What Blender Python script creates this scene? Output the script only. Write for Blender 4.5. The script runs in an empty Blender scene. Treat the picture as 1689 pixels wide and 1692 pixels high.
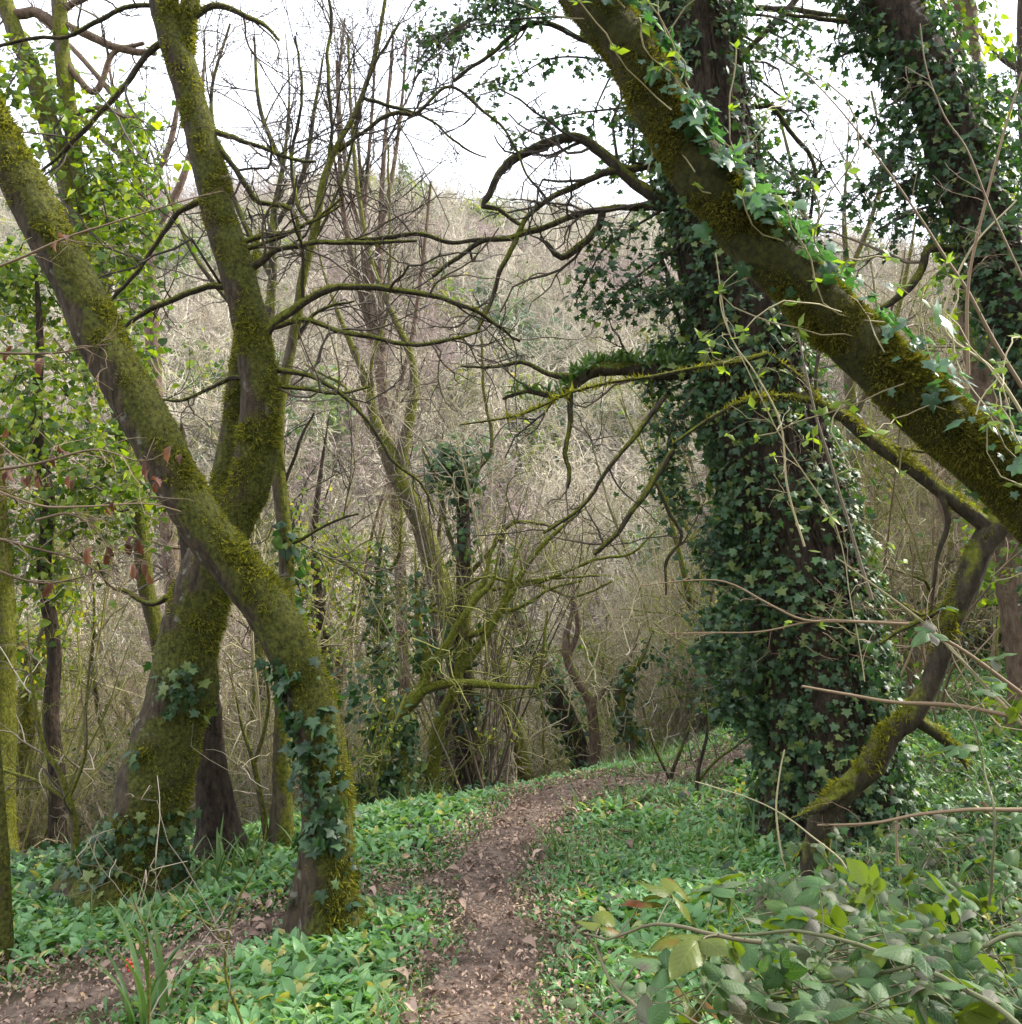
import bpy, math, random
import numpy as np
from mathutils import Vector

random.seed(7)
RNG = np.random.default_rng(11)
SC = bpy.context.scene
COL = SC.collection
PI = math.pi

# ------------------------------------------------------------------ camera, sky, sun, exposure
EYE = 1.6
FPX = 1622.0
PITCH = math.atan(54 / FPX)
cam = bpy.data.cameras.new('camera')
cam.sensor_width = 36
cam.lens = 36 * FPX / 1692
cam.clip_start = 0.05
cam.clip_end = 2000
cam.dof.use_dof = False
co = bpy.data.objects.new('camera', cam)
COL.objects.link(co)
co.location = (0, 0, EYE)
co.rotation_euler = (PI / 2 + PITCH, 0, 0)
SC.camera = co

SUN_DIR = Vector((0.80, 0.30, 0.62)).normalized()
world = bpy.data.worlds.new('World')
SC.world = world
world.use_nodes = True
wn, wl = world.node_tree.nodes, world.node_tree.links
wn.clear()
out = wn.new('ShaderNodeOutputWorld')
bg = wn.new('ShaderNodeBackground')
sky = wn.new('ShaderNodeTexSky')
sky.sky_type = 'NISHITA'
sky.sun_disc = False
sky.sun_elevation = math.asin(SUN_DIR.z)
sky.sun_rotation = math.atan2(SUN_DIR.x, SUN_DIR.y)
sky.air_density = 1.0
sky.dust_density = 2.0
tc = wn.new('ShaderNodeTexCoord')
nz = wn.new('ShaderNodeTexNoise')
nz.inputs['Scale'].default_value = 2.2
nz.inputs['Detail'].default_value = 5
cr = wn.new('ShaderNodeValToRGB')
cr.color_ramp.elements[0].position = 0.35
cr.color_ramp.elements[0].color = (0.80, 0.80, 0.80, 1)
cr.color_ramp.elements[1].position = 0.7
cr.color_ramp.elements[1].color = (0.97, 0.97, 0.97, 1)
mx = wn.new('ShaderNodeMixRGB')
mx.inputs['Color2'].default_value = (8.6, 9.0, 9.9, 1)
wl.new(tc.outputs['Generated'], nz.inputs['Vector'])
wl.new(nz.outputs['Fac'], cr.inputs['Fac'])
wl.new(cr.outputs['Color'], mx.inputs['Fac'])
wl.new(sky.outputs['Color'], mx.inputs['Color1'])
wl.new(mx.outputs['Color'], bg.inputs['Color'])
bg.inputs['Strength'].default_value = 0.17
wl.new(bg.outputs['Background'], out.inputs['Surface'])

sl = bpy.data.lights.new('sun', 'SUN')
sl.energy = 4.4
sl.angle = math.radians(5)
sl.color = (1.0, 0.94, 0.84)
so = bpy.data.objects.new('sun', sl)
COL.objects.link(so)
so.rotation_euler = (-SUN_DIR).to_track_quat('-Z', 'Y').to_euler()

SC.view_settings.view_transform = 'Standard'
SC.view_settings.look = 'None'
SC.view_settings.gamma = 1
SC.view_settings.exposure = 0.9
cy = SC.cycles
cy.max_bounces = 6
cy.diffuse_bounces = 3
cy.glossy_bounces = 2
cy.transmission_bounces = 3
cy.transparent_max_bounces = 4
cy.use_denoising = True

# ------------------------------------------------------------------ numpy helpers
def nrm(v):
    return v / np.maximum(np.linalg.norm(v, axis=-1, keepdims=True), 1e-9)

def _hash(ix, iy, iz):
    h = (ix * 374761393 + iy * 668265263 + iz * 2147483647 + 1013904223) & 0xffffffff
    h = ((h ^ (h >> 13)) * 1274126177) & 0xffffffff
    h = (h ^ (h >> 16)) & 0xffffffff
    return h / 4294967295.0

def vnoise(p):
    p = np.asarray(p, float)
    i = np.floor(p).astype(np.int64)
    f = p - i
    f = f * f * (3 - 2 * f)
    r = 0
    for dx in (0, 1):
        for dy in (0, 1):
            for dz in (0, 1):
                w = (f[..., 0] if dx else 1 - f[..., 0]) * (f[..., 1] if dy else 1 - f[..., 1]) * (f[..., 2] if dz else 1 - f[..., 2])
                r = r + w * _hash(i[..., 0] + dx, i[..., 1] + dy, i[..., 2] + dz)
    return r * 2 - 1

def fbm(p, o=3):
    p = np.asarray(p, float)
    a, s, r = 1.0, 1.0, 0
    for k in range(o):
        r = r + a * vnoise(p * s + 17.3 * k)
        a *= 0.5
        s *= 2.03
    return r

def n2(x, y, z=0.0):
    return fbm(np.stack([np.asarray(x, float), np.asarray(y, float), np.zeros_like(np.asarray(x, float)) + z], -1))

class Geo:
    def __init__(s):
        s.V, s.T, s.Q, s.n = [], [], [], 0
        s.A = None
    def add(s, V, F):
        V = np.asarray(V, float).reshape(-1, 3)
        F = np.asarray(F, np.int64)
        (s.T if F.shape[1] == 3 else s.Q).append(F + s.n)
        s.V.append(V)
        s.n += len(V)
    def join(s, g):
        off = s.n
        s.V += g.V
        s.T += [t + off for t in g.T]
        s.Q += [q + off for q in g.Q]
        s.n += g.n
    def build(s, name, mat, parent=None, smooth=True, link=True):
        me = bpy.data.meshes.new(name)
        V = np.concatenate(s.V) if s.V else np.zeros((0, 3))
        if parent is not None:
            V = V - np.array(parent.location)
        T = np.concatenate(s.T) if s.T else np.zeros((0, 3), np.int64)
        Q = np.concatenate(s.Q) if s.Q else np.zeros((0, 4), np.int64)
        loops = np.concatenate([T.ravel(), Q.ravel()]).astype(np.int32)
        nt, nq = len(T), len(Q)
        st = np.concatenate([np.arange(nt) * 3, nt * 3 + np.arange(nq) * 4]).astype(np.int32)
        me.vertices.add(len(V))
        me.vertices.foreach_set('co', V.astype(np.float32).ravel())
        me.loops.add(len(loops))
        me.loops.foreach_set('vertex_index', loops)
        me.polygons.add(nt + nq)
        me.polygons.foreach_set('loop_start', st)
        me.polygons.foreach_set('use_smooth', np.full(nt + nq, smooth))
        me.update(calc_edges=True)
        if s.A is not None:
            at = me.attributes.new('leafuv', 'FLOAT_VECTOR', 'POINT')
            at.data.foreach_set('vector', np.concatenate(s.A).astype(np.float32).ravel())
        for m in (mat if isinstance(mat, (list, tuple)) else [mat]):
            me.materials.append(m)
        o = bpy.data.objects.new(name, me)
        if link:
            COL.objects.link(o)
        if parent is not None:
            o.parent = parent
        return o

def tag(o, label=None, cat=None, group=None, kind=None):
    if label: o['label'] = label
    if cat: o['category'] = cat
    if group: o['group'] = group
    if kind: o['kind'] = kind
    return o

def thing(name, label, cat, loc, group=None):
    o = bpy.data.objects.new(name, None)
    COL.objects.link(o)
    o.location = loc
    o.empty_display_size = 0.2
    return tag(o, label, cat, group)

def copy_thing(root, loc, rz, s, label=None):
    r = root.copy()
    COL.objects.link(r)
    r.location = loc
    r.rotation_euler = (0, 0, rz)
    r.scale = (s, s, s)
    if label: r['label'] = label
    for ch in list(root.children):
        c = ch.copy()
        COL.objects.link(c)
        c.parent = r
    return r

# ------------------------------------------------------------------ terrain
EDGE = np.array([(-30, 3.0), (-10, 4.2), (-4.5, 4.7), (-2.2, 5.1), (-0.96, 5.45), (0.15, 6.3), (0.97, 6.95), (2.0, 8.2), (3.2, 10.8), (4.6, 14), (8, 20), (20, 34)])
def edge_s(x, y):
    ye = np.interp(x, EDGE[:, 0], EDGE[:, 1])
    return (y - ye) * 0.8
def height(x, y):
    x = np.asarray(x, float); y = np.asarray(y, float)
    base = 0.03 * n2(x * 0.8, y * 0.8, 3) + 0.06 * n2(x * 0.23, y * 0.23, 9) - 0.03
    base = base + 0.16 * np.clip(x - 1.6, 0, 10) + 0.02 * np.clip(y - 6.5, 0, 12) * np.clip((x + 0.5) / 2, 0, 1.6)
    base = base - 0.05 * np.clip(-x - 1.2, 0, 20)
    base = base + 0.36 * np.clip(x - 5.0 - 0.12 * np.clip(y, 0, 60), 0, 26) + 0.62 * np.clip(-2.6 - y, 0, 20)  # last term: unseen bank behind the camera, added to block sky light
    s = np.clip(edge_s(x, y), 0, None)
    drop = 0.52 * s * s / (s + 0.8)
    valley = base - drop
    valley = np.maximum(valley, -7.5 + 0.3 * n2(x * .2, y * .2)) 
    yy = y - 30 + 0.06 * x
    prof = np.interp(x / np.maximum(y, 1.0), [-0.6, -0.45, -0.3, -0.15, -0.05, 0.05, 0.15, 0.3, 0.6], [35, 36, 35, 36.5, 33.5, 32, 31, 29, 24])
    hill = -7.5 + (prof + 3.2) * 1.16 * (np.clip(yy, 0, 78) / 78) ** 0.92 - np.clip(yy - 90, 0, 400) * 0.1
    hill = hill + 1.2 * n2(x * 0.05, y * 0.05, 5) * np.clip(yy / 20, 0, 1)
    return np.where(yy > 0, np.maximum(valley, hill), valley)

def ray(px, py):
    dx, dz = (px - 844.5) / FPX, -(py - 846) / FPX
    c, s = math.cos(PITCH), math.sin(PITCH)
    return np.array([dx, c - dz * s, s + dz * c])
def P(px, py, d):
    return np.array([0, 0, EYE]) + ray(px, py) * d
def G(px, py, lo=1.2, hi=40):
    r = ray(px, py)
    ds = np.arange(lo, hi, 0.02)
    p = np.array([0, 0, EYE])[None] + ds[:, None] * r[None]
    below = p[:, 2] < height(p[:, 0], p[:, 1])
    i = int(np.argmax(below)) if below.any() else len(ds) - 1
    return p[i], float(ds[i])
def project(p):
    p = np.asarray(p, float) - np.array([0, 0, EYE])
    c, s = math.cos(PITCH), math.sin(PITCH)
    d = p[..., 1] * c + p[..., 2] * s
    u = -p[..., 1] * s + p[..., 2] * c
    d = np.where(d < .05, .05, d)
    return 844.5 + FPX * p[..., 0] / d, 846 - FPX * u / d, d

# ------------------------------------------------------------------ materials
def newmat(name):
    m = bpy.data.materials.new(name)
    m.use_nodes = True
    m.node_tree.nodes.clear()
    return m, m.node_tree.nodes, m.node_tree.links

def ramp(nodes, stops, interp='LINEAR'):
    r = nodes.new('ShaderNodeValToRGB')
    e = r.color_ramp.elements
    r.color_ramp.interpolation = interp
    while len(e) < len(stops):
        e.new(0.5)
    for k, (p, c) in enumerate(stops):
        e[k].position = p
        e[k].color = (*c, 1)
    return r

def bark_mat(name, c1, c2, moss1=None, moss2=None, bias=0.0, mdir=(0.55, 0.0, 0.6), scale=1.0, lichen=0.0, bumpd=0.02):
    m, N, L = newmat(name)
    o = N.new('ShaderNodeOutputMaterial')
    b = N.new('ShaderNodeBsdfPrincipled')
    b.inputs['Roughness'].default_value = 0.85
    b.inputs['Specular IOR Level'].default_value = 0.25
    L.new(b.outputs[0], o.inputs[0])
    t = N.new('ShaderNodeTexCoord')
    mp = N.new('ShaderNodeMapping')
    mp.inputs['Scale'].default_value = (scale, scale, scale * 0.35)
    L.new(t.outputs['Object'], mp.inputs[0])
    n1 = N.new('ShaderNodeTexNoise'); n1.inputs['Scale'].default_value = 38; n1.inputs['Detail'].default_value = 8; n1.inputs['Roughness'].default_value = 0.65
    L.new(mp.outputs[0], n1.inputs['Vector'])
    r1 = ramp(N, [(0.32, c1), (0.68, c2)])
    L.new(n1.outputs['Fac'], r1.inputs[0])
    col = r1.outputs[0]
    nb = N.new('ShaderNodeTexNoise'); nb.inputs['Scale'].default_value = 5 * scale; nb.inputs['Detail'].default_value = 4
    L.new(t.outputs['Object'], nb.inputs['Vector'])
    if lichen > 0:
        v = N.new('ShaderNodeTexNoise'); v.inputs['Scale'].default_value = 14; v.inputs['Detail'].default_value = 5
        L.new(t.outputs['Object'], v.inputs['Vector'])
        rl = ramp(N, [(0.62 - 0.08 * lichen, (0, 0, 0)), (0.68 - 0.08 * lichen, (1, 1, 1))])
        L.new(v.outputs['Fac'], rl.inputs[0])
        mxl = N.new('ShaderNodeMixRGB'); mxl.inputs['Color2'].default_value = (0.20, 0.20, 0.15, 1)
        L.new(rl.outputs[0], mxl.inputs['Fac']); L.new(col, mxl.inputs['Color1'])
        col = mxl.outputs[0]
    if moss1:
        g = N.new('ShaderNodeNewGeometry')
        dt = N.new('ShaderNodeVectorMath'); dt.operation = 'DOT_PRODUCT'
        dt.inputs[1].default_value = mdir
        L.new(g.outputs['Normal'], dt.inputs[0])
        ad = N.new('ShaderNodeMath'); ad.operation = 'MULTIPLY_ADD'
        L.new(nb.outputs['Fac'], ad.inputs[0]); ad.inputs[1].default_value = 2.6; ad.inputs[2].default_value = -1.3 + bias
        ad2 = N.new('ShaderNodeMath'); ad2.operation = 'ADD'
        L.new(ad.outputs[0], ad2.inputs[0]); L.new(dt.outputs['Value'], ad2.inputs[1])
        ad3 = N.new('ShaderNodeMath'); ad3.operation = 'MULTIPLY_ADD'
        L.new(n1.outputs['Fac'], ad3.inputs[0]); ad3.inputs[1].default_value = 0.8; L.new(ad2.outputs[0], ad3.inputs[2])
        rm = ramp(N, [(0.30, (0, 0, 0)), (0.55, (1, 1, 1))])
        L.new(ad3.outputs[0], rm.inputs[0])
        n3 = N.new('ShaderNodeTexNoise'); n3.inputs['Scale'].default_value = 60; n3.inputs['Detail'].default_value = 6
        L.new(t.outputs['Object'], n3.inputs['Vector'])
        r3 = ramp(N, [(0.3, moss1), (0.7, moss2)])
        L.new(n3.outputs['Fac'], r3.inputs[0])
        mm = N.new('ShaderNodeMixRGB')
        L.new(rm.outputs[0], mm.inputs['Fac']); L.new(col, mm.inputs['Color1']); L.new(r3.outputs[0], mm.inputs['Color2'])
        col = mm.outputs[0]
    L.new(col, b.inputs['Base Color'])
    bp = N.new('ShaderNodeBump'); bp.inputs['Strength'].default_value = 0.9; bp.inputs['Distance'].default_value = bumpd
    nf = N.new('ShaderNodeTexNoise'); nf.inputs['Scale'].default_value = 16; nf.inputs['Detail'].default_value = 7; nf.inputs['Roughness'].default_value = 0.7
    L.new(mp.outputs[0], nf.inputs['Vector'])
    ah = N.new('ShaderNodeMath'); ah.operation = 'MULTIPLY_ADD'; ah.inputs[1].default_value = 2.2
    L.new(nf.outputs['Fac'], ah.inputs[0]); L.new(n1.outputs['Fac'], ah.inputs[2])
    L.new(ah.outputs[0], bp.inputs['Height'])
    L.new(bp.outputs[0], b.inputs['Normal'])
    return m

def leaf_mat(name, stops, rough=0.42, trans=0.35, tcol=None, spec=0.5, interp='LINEAR', patch=None, back=None, veins=None):
    m, N, L = newmat(name)
    o = N.new('ShaderNodeOutputMaterial')
    b = N.new('ShaderNodeBsdfPrincipled')
    b.inputs['Roughness'].default_value = rough
    b.inputs['Specular IOR Level'].default_value = spec
    g = N.new('ShaderNodeNewGeometry')
    r = ramp(N, stops, interp)
    oi = N.new('ShaderNodeObjectInfo')
    ad = N.new('ShaderNodeMath'); ad.operation = 'MULTIPLY_ADD'
    L.new(oi.outputs['Random'], ad.inputs[0]); ad.inputs[1].default_value = 0.25
    mu = N.new('ShaderNodeMath'); mu.operation = 'MULTIPLY'; mu.inputs[1].default_value = 0.87
    L.new(g.outputs['Random Per Island'], mu.inputs[0]); L.new(mu.outputs[0], ad.inputs[2])
    L.new(ad.outputs[0], r.inputs[0])
    col = r.outputs[0]
    if patch:
        t = N.new('ShaderNodeTexCoord')
        nn = N.new('ShaderNodeTexNoise'); nn.inputs['Scale'].default_value = patch[0]; nn.inputs['Detail'].default_value = 4
        L.new(t.outputs['Object'], nn.inputs['Vector'])
        rp = ramp(N, [(patch[2], (0, 0, 0)), (patch[2] + 0.12, (1, 1, 1))])
        L.new(nn.outputs['Fac'], rp.inputs[0])
        mm = N.new('ShaderNodeMixRGB'); mm.inputs['Color2'].default_value = (*patch[1], 1)
        L.new(rp.outputs[0], mm.inputs['Fac']); L.new(col, mm.inputs['Color1'])
        col = mm.outputs[0]
    if veins:
        at = N.new('ShaderNodeAttribute'); at.attribute_name = 'leafuv'
        sp = N.new('ShaderNodeSeparateXYZ'); L.new(at.outputs['Vector'], sp.inputs[0])
        au = N.new('ShaderNodeMath'); au.operation = 'ABSOLUTE'; L.new(sp.outputs['X'], au.inputs[0])
        m1 = N.new('ShaderNodeMath'); m1.operation = 'MULTIPLY'; L.new(au.outputs[0], m1.inputs[0]); m1.inputs[1].default_value = -2.0
        m2 = N.new('ShaderNodeMath'); m2.operation = 'MULTIPLY_ADD'; L.new(sp.outputs['Y'], m2.inputs[0]); m2.inputs[1].default_value = 8.0; L.new(m1.outputs[0], m2.inputs[2])
        pp = N.new('ShaderNodeMath'); pp.operation = 'PINGPONG'; pp.inputs[1].default_value = 0.5; L.new(m2.outputs[0], pp.inputs[0])
        rv = ramp(N, [(0.0, (1, 1, 1)), (0.12, (0, 0, 0))]); L.new(pp.outputs[0], rv.inputs[0])
        rm_ = ramp(N, [(0.0, (1, 1, 1)), (0.09, (0, 0, 0))]); L.new(au.outputs[0], rm_.inputs[0])
        mxv = N.new('ShaderNodeMath'); mxv.operation = 'MAXIMUM'; L.new(rv.outputs[0], mxv.inputs[0]); L.new(rm_.outputs[0], mxv.inputs[1])
        vs = N.new('ShaderNodeMath'); vs.operation = 'MULTIPLY'; L.new(mxv.outputs[0], vs.inputs[0]); vs.inputs[1].default_value = 0.45
        mv = N.new('ShaderNodeMixRGB'); mv.inputs['Color2'].default_value = (*veins, 1)
        L.new(vs.outputs[0], mv.inputs['Fac']); L.new(col, mv.inputs['Color1']); col = mv.outputs[0]
        hs = N.new('ShaderNodeMath'); hs.operation = 'SUBTRACT'; L.new(pp.outputs[0], hs.inputs[0]); L.new(rm_.outputs[0], hs.inputs[1])
        bv = N.new('ShaderNodeBump'); bv.inputs['Strength'].default_value = 0.25; bv.inputs['Distance'].default_value = 0.002
        L.new(hs.outputs[0], bv.inputs['Height']); L.new(bv.outputs[0], b.inputs['Normal'])
    if back:
        mb = N.new('ShaderNodeMixRGB'); mb.inputs['Color2'].default_value = (*back, 1)
        L.new(g.outputs['Backfacing'], mb.inputs['Fac']); L.new(col, mb.inputs['Color1'])
        col = mb.outputs[0]
    L.new(col, b.inputs['Base Color'])
    if trans > 0:
        tr = N.new('ShaderNodeBsdfTranslucent')
        hm = N.new('ShaderNodeMixRGB'); hm.blend_type = 'MULTIPLY'; hm.inputs['Fac'].default_value = 1
        hm.inputs['Color2'].default_value = (*(tcol or (1.9, 1.9, 0.7)), 1)
        L.new(col, hm.inputs['Color1']); L.new(hm.outputs[0], tr.inputs[0])
        ms = N.new('ShaderNodeMixShader'); ms.inputs[0].default_value = trans
        L.new(b.outputs[0], ms.inputs[1]); L.new(tr.outputs[0], ms.inputs[2]); L.new(ms.outputs[0], o.inputs[0])
    else:
        L.new(b.outputs[0], o.inputs[0])
    return m

def twig_mat(name, stops, rough=0.7):
    return leaf_mat(name, stops, rough, 0.0, spec=0.3)

M = {}
M['barkA'] = bark_mat('mossy_bark', (0.020, 0.014, 0.009), (0.120, 0.088, 0.055), (0.020, 0.024, 0.003), (0.135, 0.14, 0.022), 0.22, lichen=0.02)
M['barkH'] = bark_mat('deep_moss_bark', (0.035, 0.028, 0.012), (0.12, 0.09, 0.045), (0.016, 0.017, 0.004), (0.07, 0.068, 0.012), 0.9)
M['barkG'] = bark_mat('ropey_bark', (0.014, 0.010, 0.007), (0.12, 0.082, 0.055), scale=1.2, bumpd=0.045)
M['barkB'] = bark_mat('grey_green_bark', (0.055, 0.042, 0.026), (0.19, 0.15, 0.10), (0.05, 0.06, 0.008), (0.20, 0.20, 0.02), 0.15)
M['barkR'] = bark_mat('reddish_bark', (0.09, 0.055, 0.038), (0.26, 0.18, 0.13), (0.06, 0.07, 0.01), (0.16, 0.16, 0.03), -0.55)
M['barkD'] = bark_mat('dark_branch_bark', (0.022, 0.018, 0.012), (0.085, 0.066, 0.042), (0.06, 0.07, 0.01), (0.20, 0.21, 0.02), -0.1, mdir=(0.2, 0, 0.9))
M['barkY'] = bark_mat('bright_moss_bark', (0.05, 0.04, 0.015), (0.16, 0.13, 0.05), (0.06, 0.075, 0.008), (0.24, 0.25, 0.02), 0.3, mdir=(0.25, 0, 0.9))
M['barkO'] = bark_mat('ochre_moss_bark', (0.07, 0.04, 0.02), (0.2, 0.13, 0.05), (0.06, 0.048, 0.01), (0.21, 0.155, 0.018), -0.1)
M['moss'] = leaf_mat('moss_shoots', [(0, (0.03, 0.035, 0.004)), (0.5, (0.11, 0.12, 0.018)), (1, (0.31, 0.30, 0.04))], 0.8, 0.4, (1.6, 1.6, 0.6), 0.15)
M['mossH'] = leaf_mat('brown_moss_shoots', [(0, (0.03, 0.030, 0.007)), (0.5, (0.10, 0.098, 0.015)), (1, (0.27, 0.25, 0.035))], 0.8, 0.35, (1.5, 1.5, 0.7), 0.15)
M['mossY'] = leaf_mat('yellow_moss_shoots', [(0, (0.06, 0.068, 0.008)), (1, (0.30, 0.29, 0.028))], 0.8, 0.4, (1.4, 1.4, 0.6), 0.15)
M['ivy'] = leaf_mat('dark_ivy_leaf', [(0, (0.012, 0.034, 0.012)), (0.5, (0.030, 0.072, 0.028)), (0.85, (0.065, 0.13, 0.05)), (0.98, (0.13, 0.17, 0.04))], 0.5, 0.22, (1.8, 2.4, 0.6), 0.4)
M['ivyL'] = leaf_mat('sunny_ivy_leaf', [(0, (0.02, 0.055, 0.01)), (0.4, (0.08, 0.145, 0.016)), (0.75, (0.19, 0.26, 0.022)), (0.93, (0.27, 0.30, 0.025)), (1, (0.45, 0.38, 0.04))], 0.4, 0.5, (1.9, 1.9, 0.5), 0.4)  # sunlit look put into the colour: a brighter yellow-green ivy leaf
M['ivyN'] = leaf_mat('near_ivy_leaf', [(0, (0.025, 0.07, 0.03)), (0.5, (0.06, 0.13, 0.07)), (0.8, (0.11, 0.19, 0.12)), (1, (0.11, 0.22, 0.04))], 0.4, 0.3, (1.6, 2.2, 0.6), 0.5, patch=(55, (0.22, 0.31, 0.22), 0.62))
M['garlic'] = leaf_mat('garlic_leaf', [(0, (0.055, 0.13, 0.03)), (0.5, (0.12, 0.27, 0.085)), (0.85, (0.18, 0.36, 0.14)), (0.99, (0.24, 0.40, 0.15)), (1, (0.42, 0.40, 0.12))], 0.45, 0.38, (1.6, 1.5, 0.6), 0.6)
M['bramble'] = leaf_mat('bramble_leaf', [(0, (0.02, 0.045, 0.018)), (0.25, (0.042, 0.09, 0.028)), (0.5, (0.07, 0.145, 0.045)), (0.75, (0.085, 0.125, 0.055)), (0.92, (0.14, 0.12, 0.10)), (1, (0.08, 0.14, 0.03))], 0.55, 0.28, (1.5, 1.8, 0.4), 0.25, patch=(30, (0.10, 0.065, 0.06), 0.63), back=(0.13, 0.17, 0.025), veins=(0.14, 0.20, 0.10))
M['brambleR'] = leaf_mat('red_tinged_bramble_leaf', [(0, (0.07, 0.105, 0.012)), (1, (0.12, 0.15, 0.02))], 0.45, 0.35, (1.5, 1.4, 0.4), 0.35, patch=(14, (0.18, 0.045, 0.012), 0.56), veins=(0.18, 0.2, 0.04))
M['newleaf'] = leaf_mat('spring_leaf', [(0, (0.13, 0.22, 0.02)), (1, (0.27, 0.37, 0.045))], 0.45, 0.5, (1.5, 1.5, 0.5), 0.4)
M['deadleaf'] = leaf_mat('dead_leaf', [(0, (0.05, 0.025, 0.016)), (0.6, (0.13, 0.06, 0.04)), (1, (0.22, 0.12, 0.08))], 0.6, 0.25, (1.5, 1.1, 0.7), 0.3)
M['litter'] = leaf_mat('litter_leaf', [(0, (0.07, 0.042, 0.03)), (0.45, (0.22, 0.14, 0.10)), (0.9, (0.44, 0.31, 0.23)), (1, (0.5, 0.34, 0.14))], 0.6, 0.1, (1, 1, 1), 0.35)
M['grassb'] = leaf_mat('grass_blade', [(0, (0.04, 0.10, 0.02)), (1, (0.15, 0.25, 0.07))], 0.4, 0.3, (1.5, 1.5, 0.5), 0.4)
M['twigS'] = twig_mat('straw_twig', [(0, (0.17, 0.14, 0.07)), (0.6, (0.38, 0.325, 0.18)), (1, (0.58, 0.51, 0.33))])
M['twigG'] = twig_mat('grey_twig', [(0, (0.09, 0.07, 0.05)), (0.6, (0.21, 0.175, 0.125)), (1, (0.38, 0.33, 0.26))])
M['twigO'] = twig_mat('olive_twig', [(0, (0.07, 0.075, 0.015)), (0.6, (0.20, 0.205, 0.04)), (1, (0.36, 0.35, 0.10))])
M['twigD'] = twig_mat('dark_twig', [(0, (0.022, 0.018, 0.013)), (0.7, (0.08, 0.06, 0.042)), (1, (0.17, 0.13, 0.09))])
M['twigR'] = twig_mat('russet_twig', [(0, (0.09, 0.06, 0.035)), (0.7, (0.23, 0.16, 0.095)), (1, (0.36, 0.27, 0.17))])
M['stemB'] = twig_mat('bramble_stem_skin', [(0, (0.06, 0.08, 0.03)), (0.5, (0.12, 0.13, 0.06)), (1, (0.17, 0.12, 0.08))])
M['berry'] = leaf_mat('berry_skin', [(0, (0.5, 0.03, 0.01)), (1, (0.65, 0.07, 0.02))], 0.25, 0.0, spec=0.6)

def ground_mat(name, stops, sc=9, bump=0.05, green=None):
    m, N, L = newmat(name)
    o = N.new('ShaderNodeOutputMaterial')
    b = N.new('ShaderNodeBsdfPrincipled'); b.inputs['Roughness'].default_value = 0.9; b.inputs['Specular IOR Level'].default_value = 0.2
    L.new(b.outputs[0], o.inputs[0])
    t = N.new('ShaderNodeTexCoord')
    n = N.new('ShaderNodeTexNoise'); n.inputs['Scale'].default_value = sc; n.inputs['Detail'].default_value = 10; n.inputs['Roughness'].default_value = 0.72
    L.new(t.outputs['Object'], n.inputs['Vector'])
    r = ramp(N, stops); L.new(n.outputs['Fac'], r.inputs[0])
    col = r.outputs[0]
    if green:
        n2_ = N.new('ShaderNodeTexNoise'); n2_.inputs['Scale'].default_value = green[1]; n2_.inputs['Detail'].default_value = 6
        L.new(t.outputs['Object'], n2_.inputs['Vector'])
        rg = ramp(N, [(green[2], (0, 0, 0)), (green[2] + 0.1, (1, 1, 1))]); L.new(n2_.outputs['Fac'], rg.inputs[0])
        mm = N.new('ShaderNodeMixRGB'); mm.inputs['Color2'].default_value = (*green[0], 1)
        L.new(rg.outputs[0], mm.inputs['Fac']); L.new(col, mm.inputs['Color1']); col = mm.outputs[0]
    L.new(col, b.inputs['Base Color'])
    v = N.new('ShaderNodeTexVoronoi'); v.inputs['Scale'].default_value = sc * 4
    L.new(t.outputs['Object'], v.inputs['Vector'])
    ma = N.new('ShaderNodeMath'); ma.operation = 'ADD'; L.new(n.outputs['Fac'], ma.inputs[0]); L.new(v.outputs['Distance'], ma.inputs[1])
    bp = N.new('ShaderNodeBump'); bp.inputs['Strength'].default_value = 0.8; bp.inputs['Distance'].default_value = bump
    L.new(ma.outputs[0], bp.inputs['Height']); L.new(bp.outputs[0], b.inputs['Normal'])
    return m
M['soil'] = ground_mat('leafy_soil', [(0.3, (0.035, 0.026, 0.016)), (0.52, (0.10, 0.08, 0.045)), (0.75, (0.20, 0.155, 0.10))], 7, 0.03, ((0.045, 0.075, 0.022), 1.3, 0.5))
M['hill'] = ground_mat('hillside_litter', [(0.3, (0.05, 0.042, 0.028)), (0.55, (0.11, 0.09, 0.065)), (0.75, (0.18, 0.15, 0.115))], 0.8, 0.3, ((0.09, 0.12, 0.06), 0.07, 0.52))
M['mud'] = ground_mat('trodden_mud', [(0.33, (0.045, 0.031, 0.023)), (0.48, (0.135, 0.096, 0.072)), (0.68, (0.29, 0.215, 0.165))], 11, 0.03)
M['rock'] = ground_mat('grey_limestone', [(0.3, (0.15, 0.155, 0.17)), (0.6, (0.34, 0.35, 0.38)), (0.8, (0.5, 0.51, 0.54))], 1.2, 0.3)

# ------------------------------------------------------------------ ground sheets
def grid(xs, ys, hf, skip=None):
    X, Y = np.meshgrid(xs, ys)
    V = np.stack([X, Y, hf(X, Y)], -1).reshape(-1, 3)
    nx, ny = len(xs), len(ys)
    i = np.arange(nx - 1)[None] + (np.arange(ny - 1) * nx)[:, None]
    F = np.stack([i, i + 1, i + nx + 1, i + nx], -1).reshape(-1, 4)
    g = Geo(); g.add(V, F)
    return g
xs = np.concatenate([-np.geomspace(400, 7.2, 60), np.arange(-7, 7.01, 0.1), np.geomspace(7.2, 400, 60)])
ys1 = np.concatenate([-np.geomspace(60, 6.3, 24), np.arange(-6, 14, 0.1), np.arange(14, 27.6, 0.5)])
ys2 = np.concatenate([np.arange(27.5, 125, 1.2), np.geomspace(125, 700, 20)])
grid(xs, ys1, height).build('ground', M['soil']); tag(bpy.data.objects['ground'], kind='structure')
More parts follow.
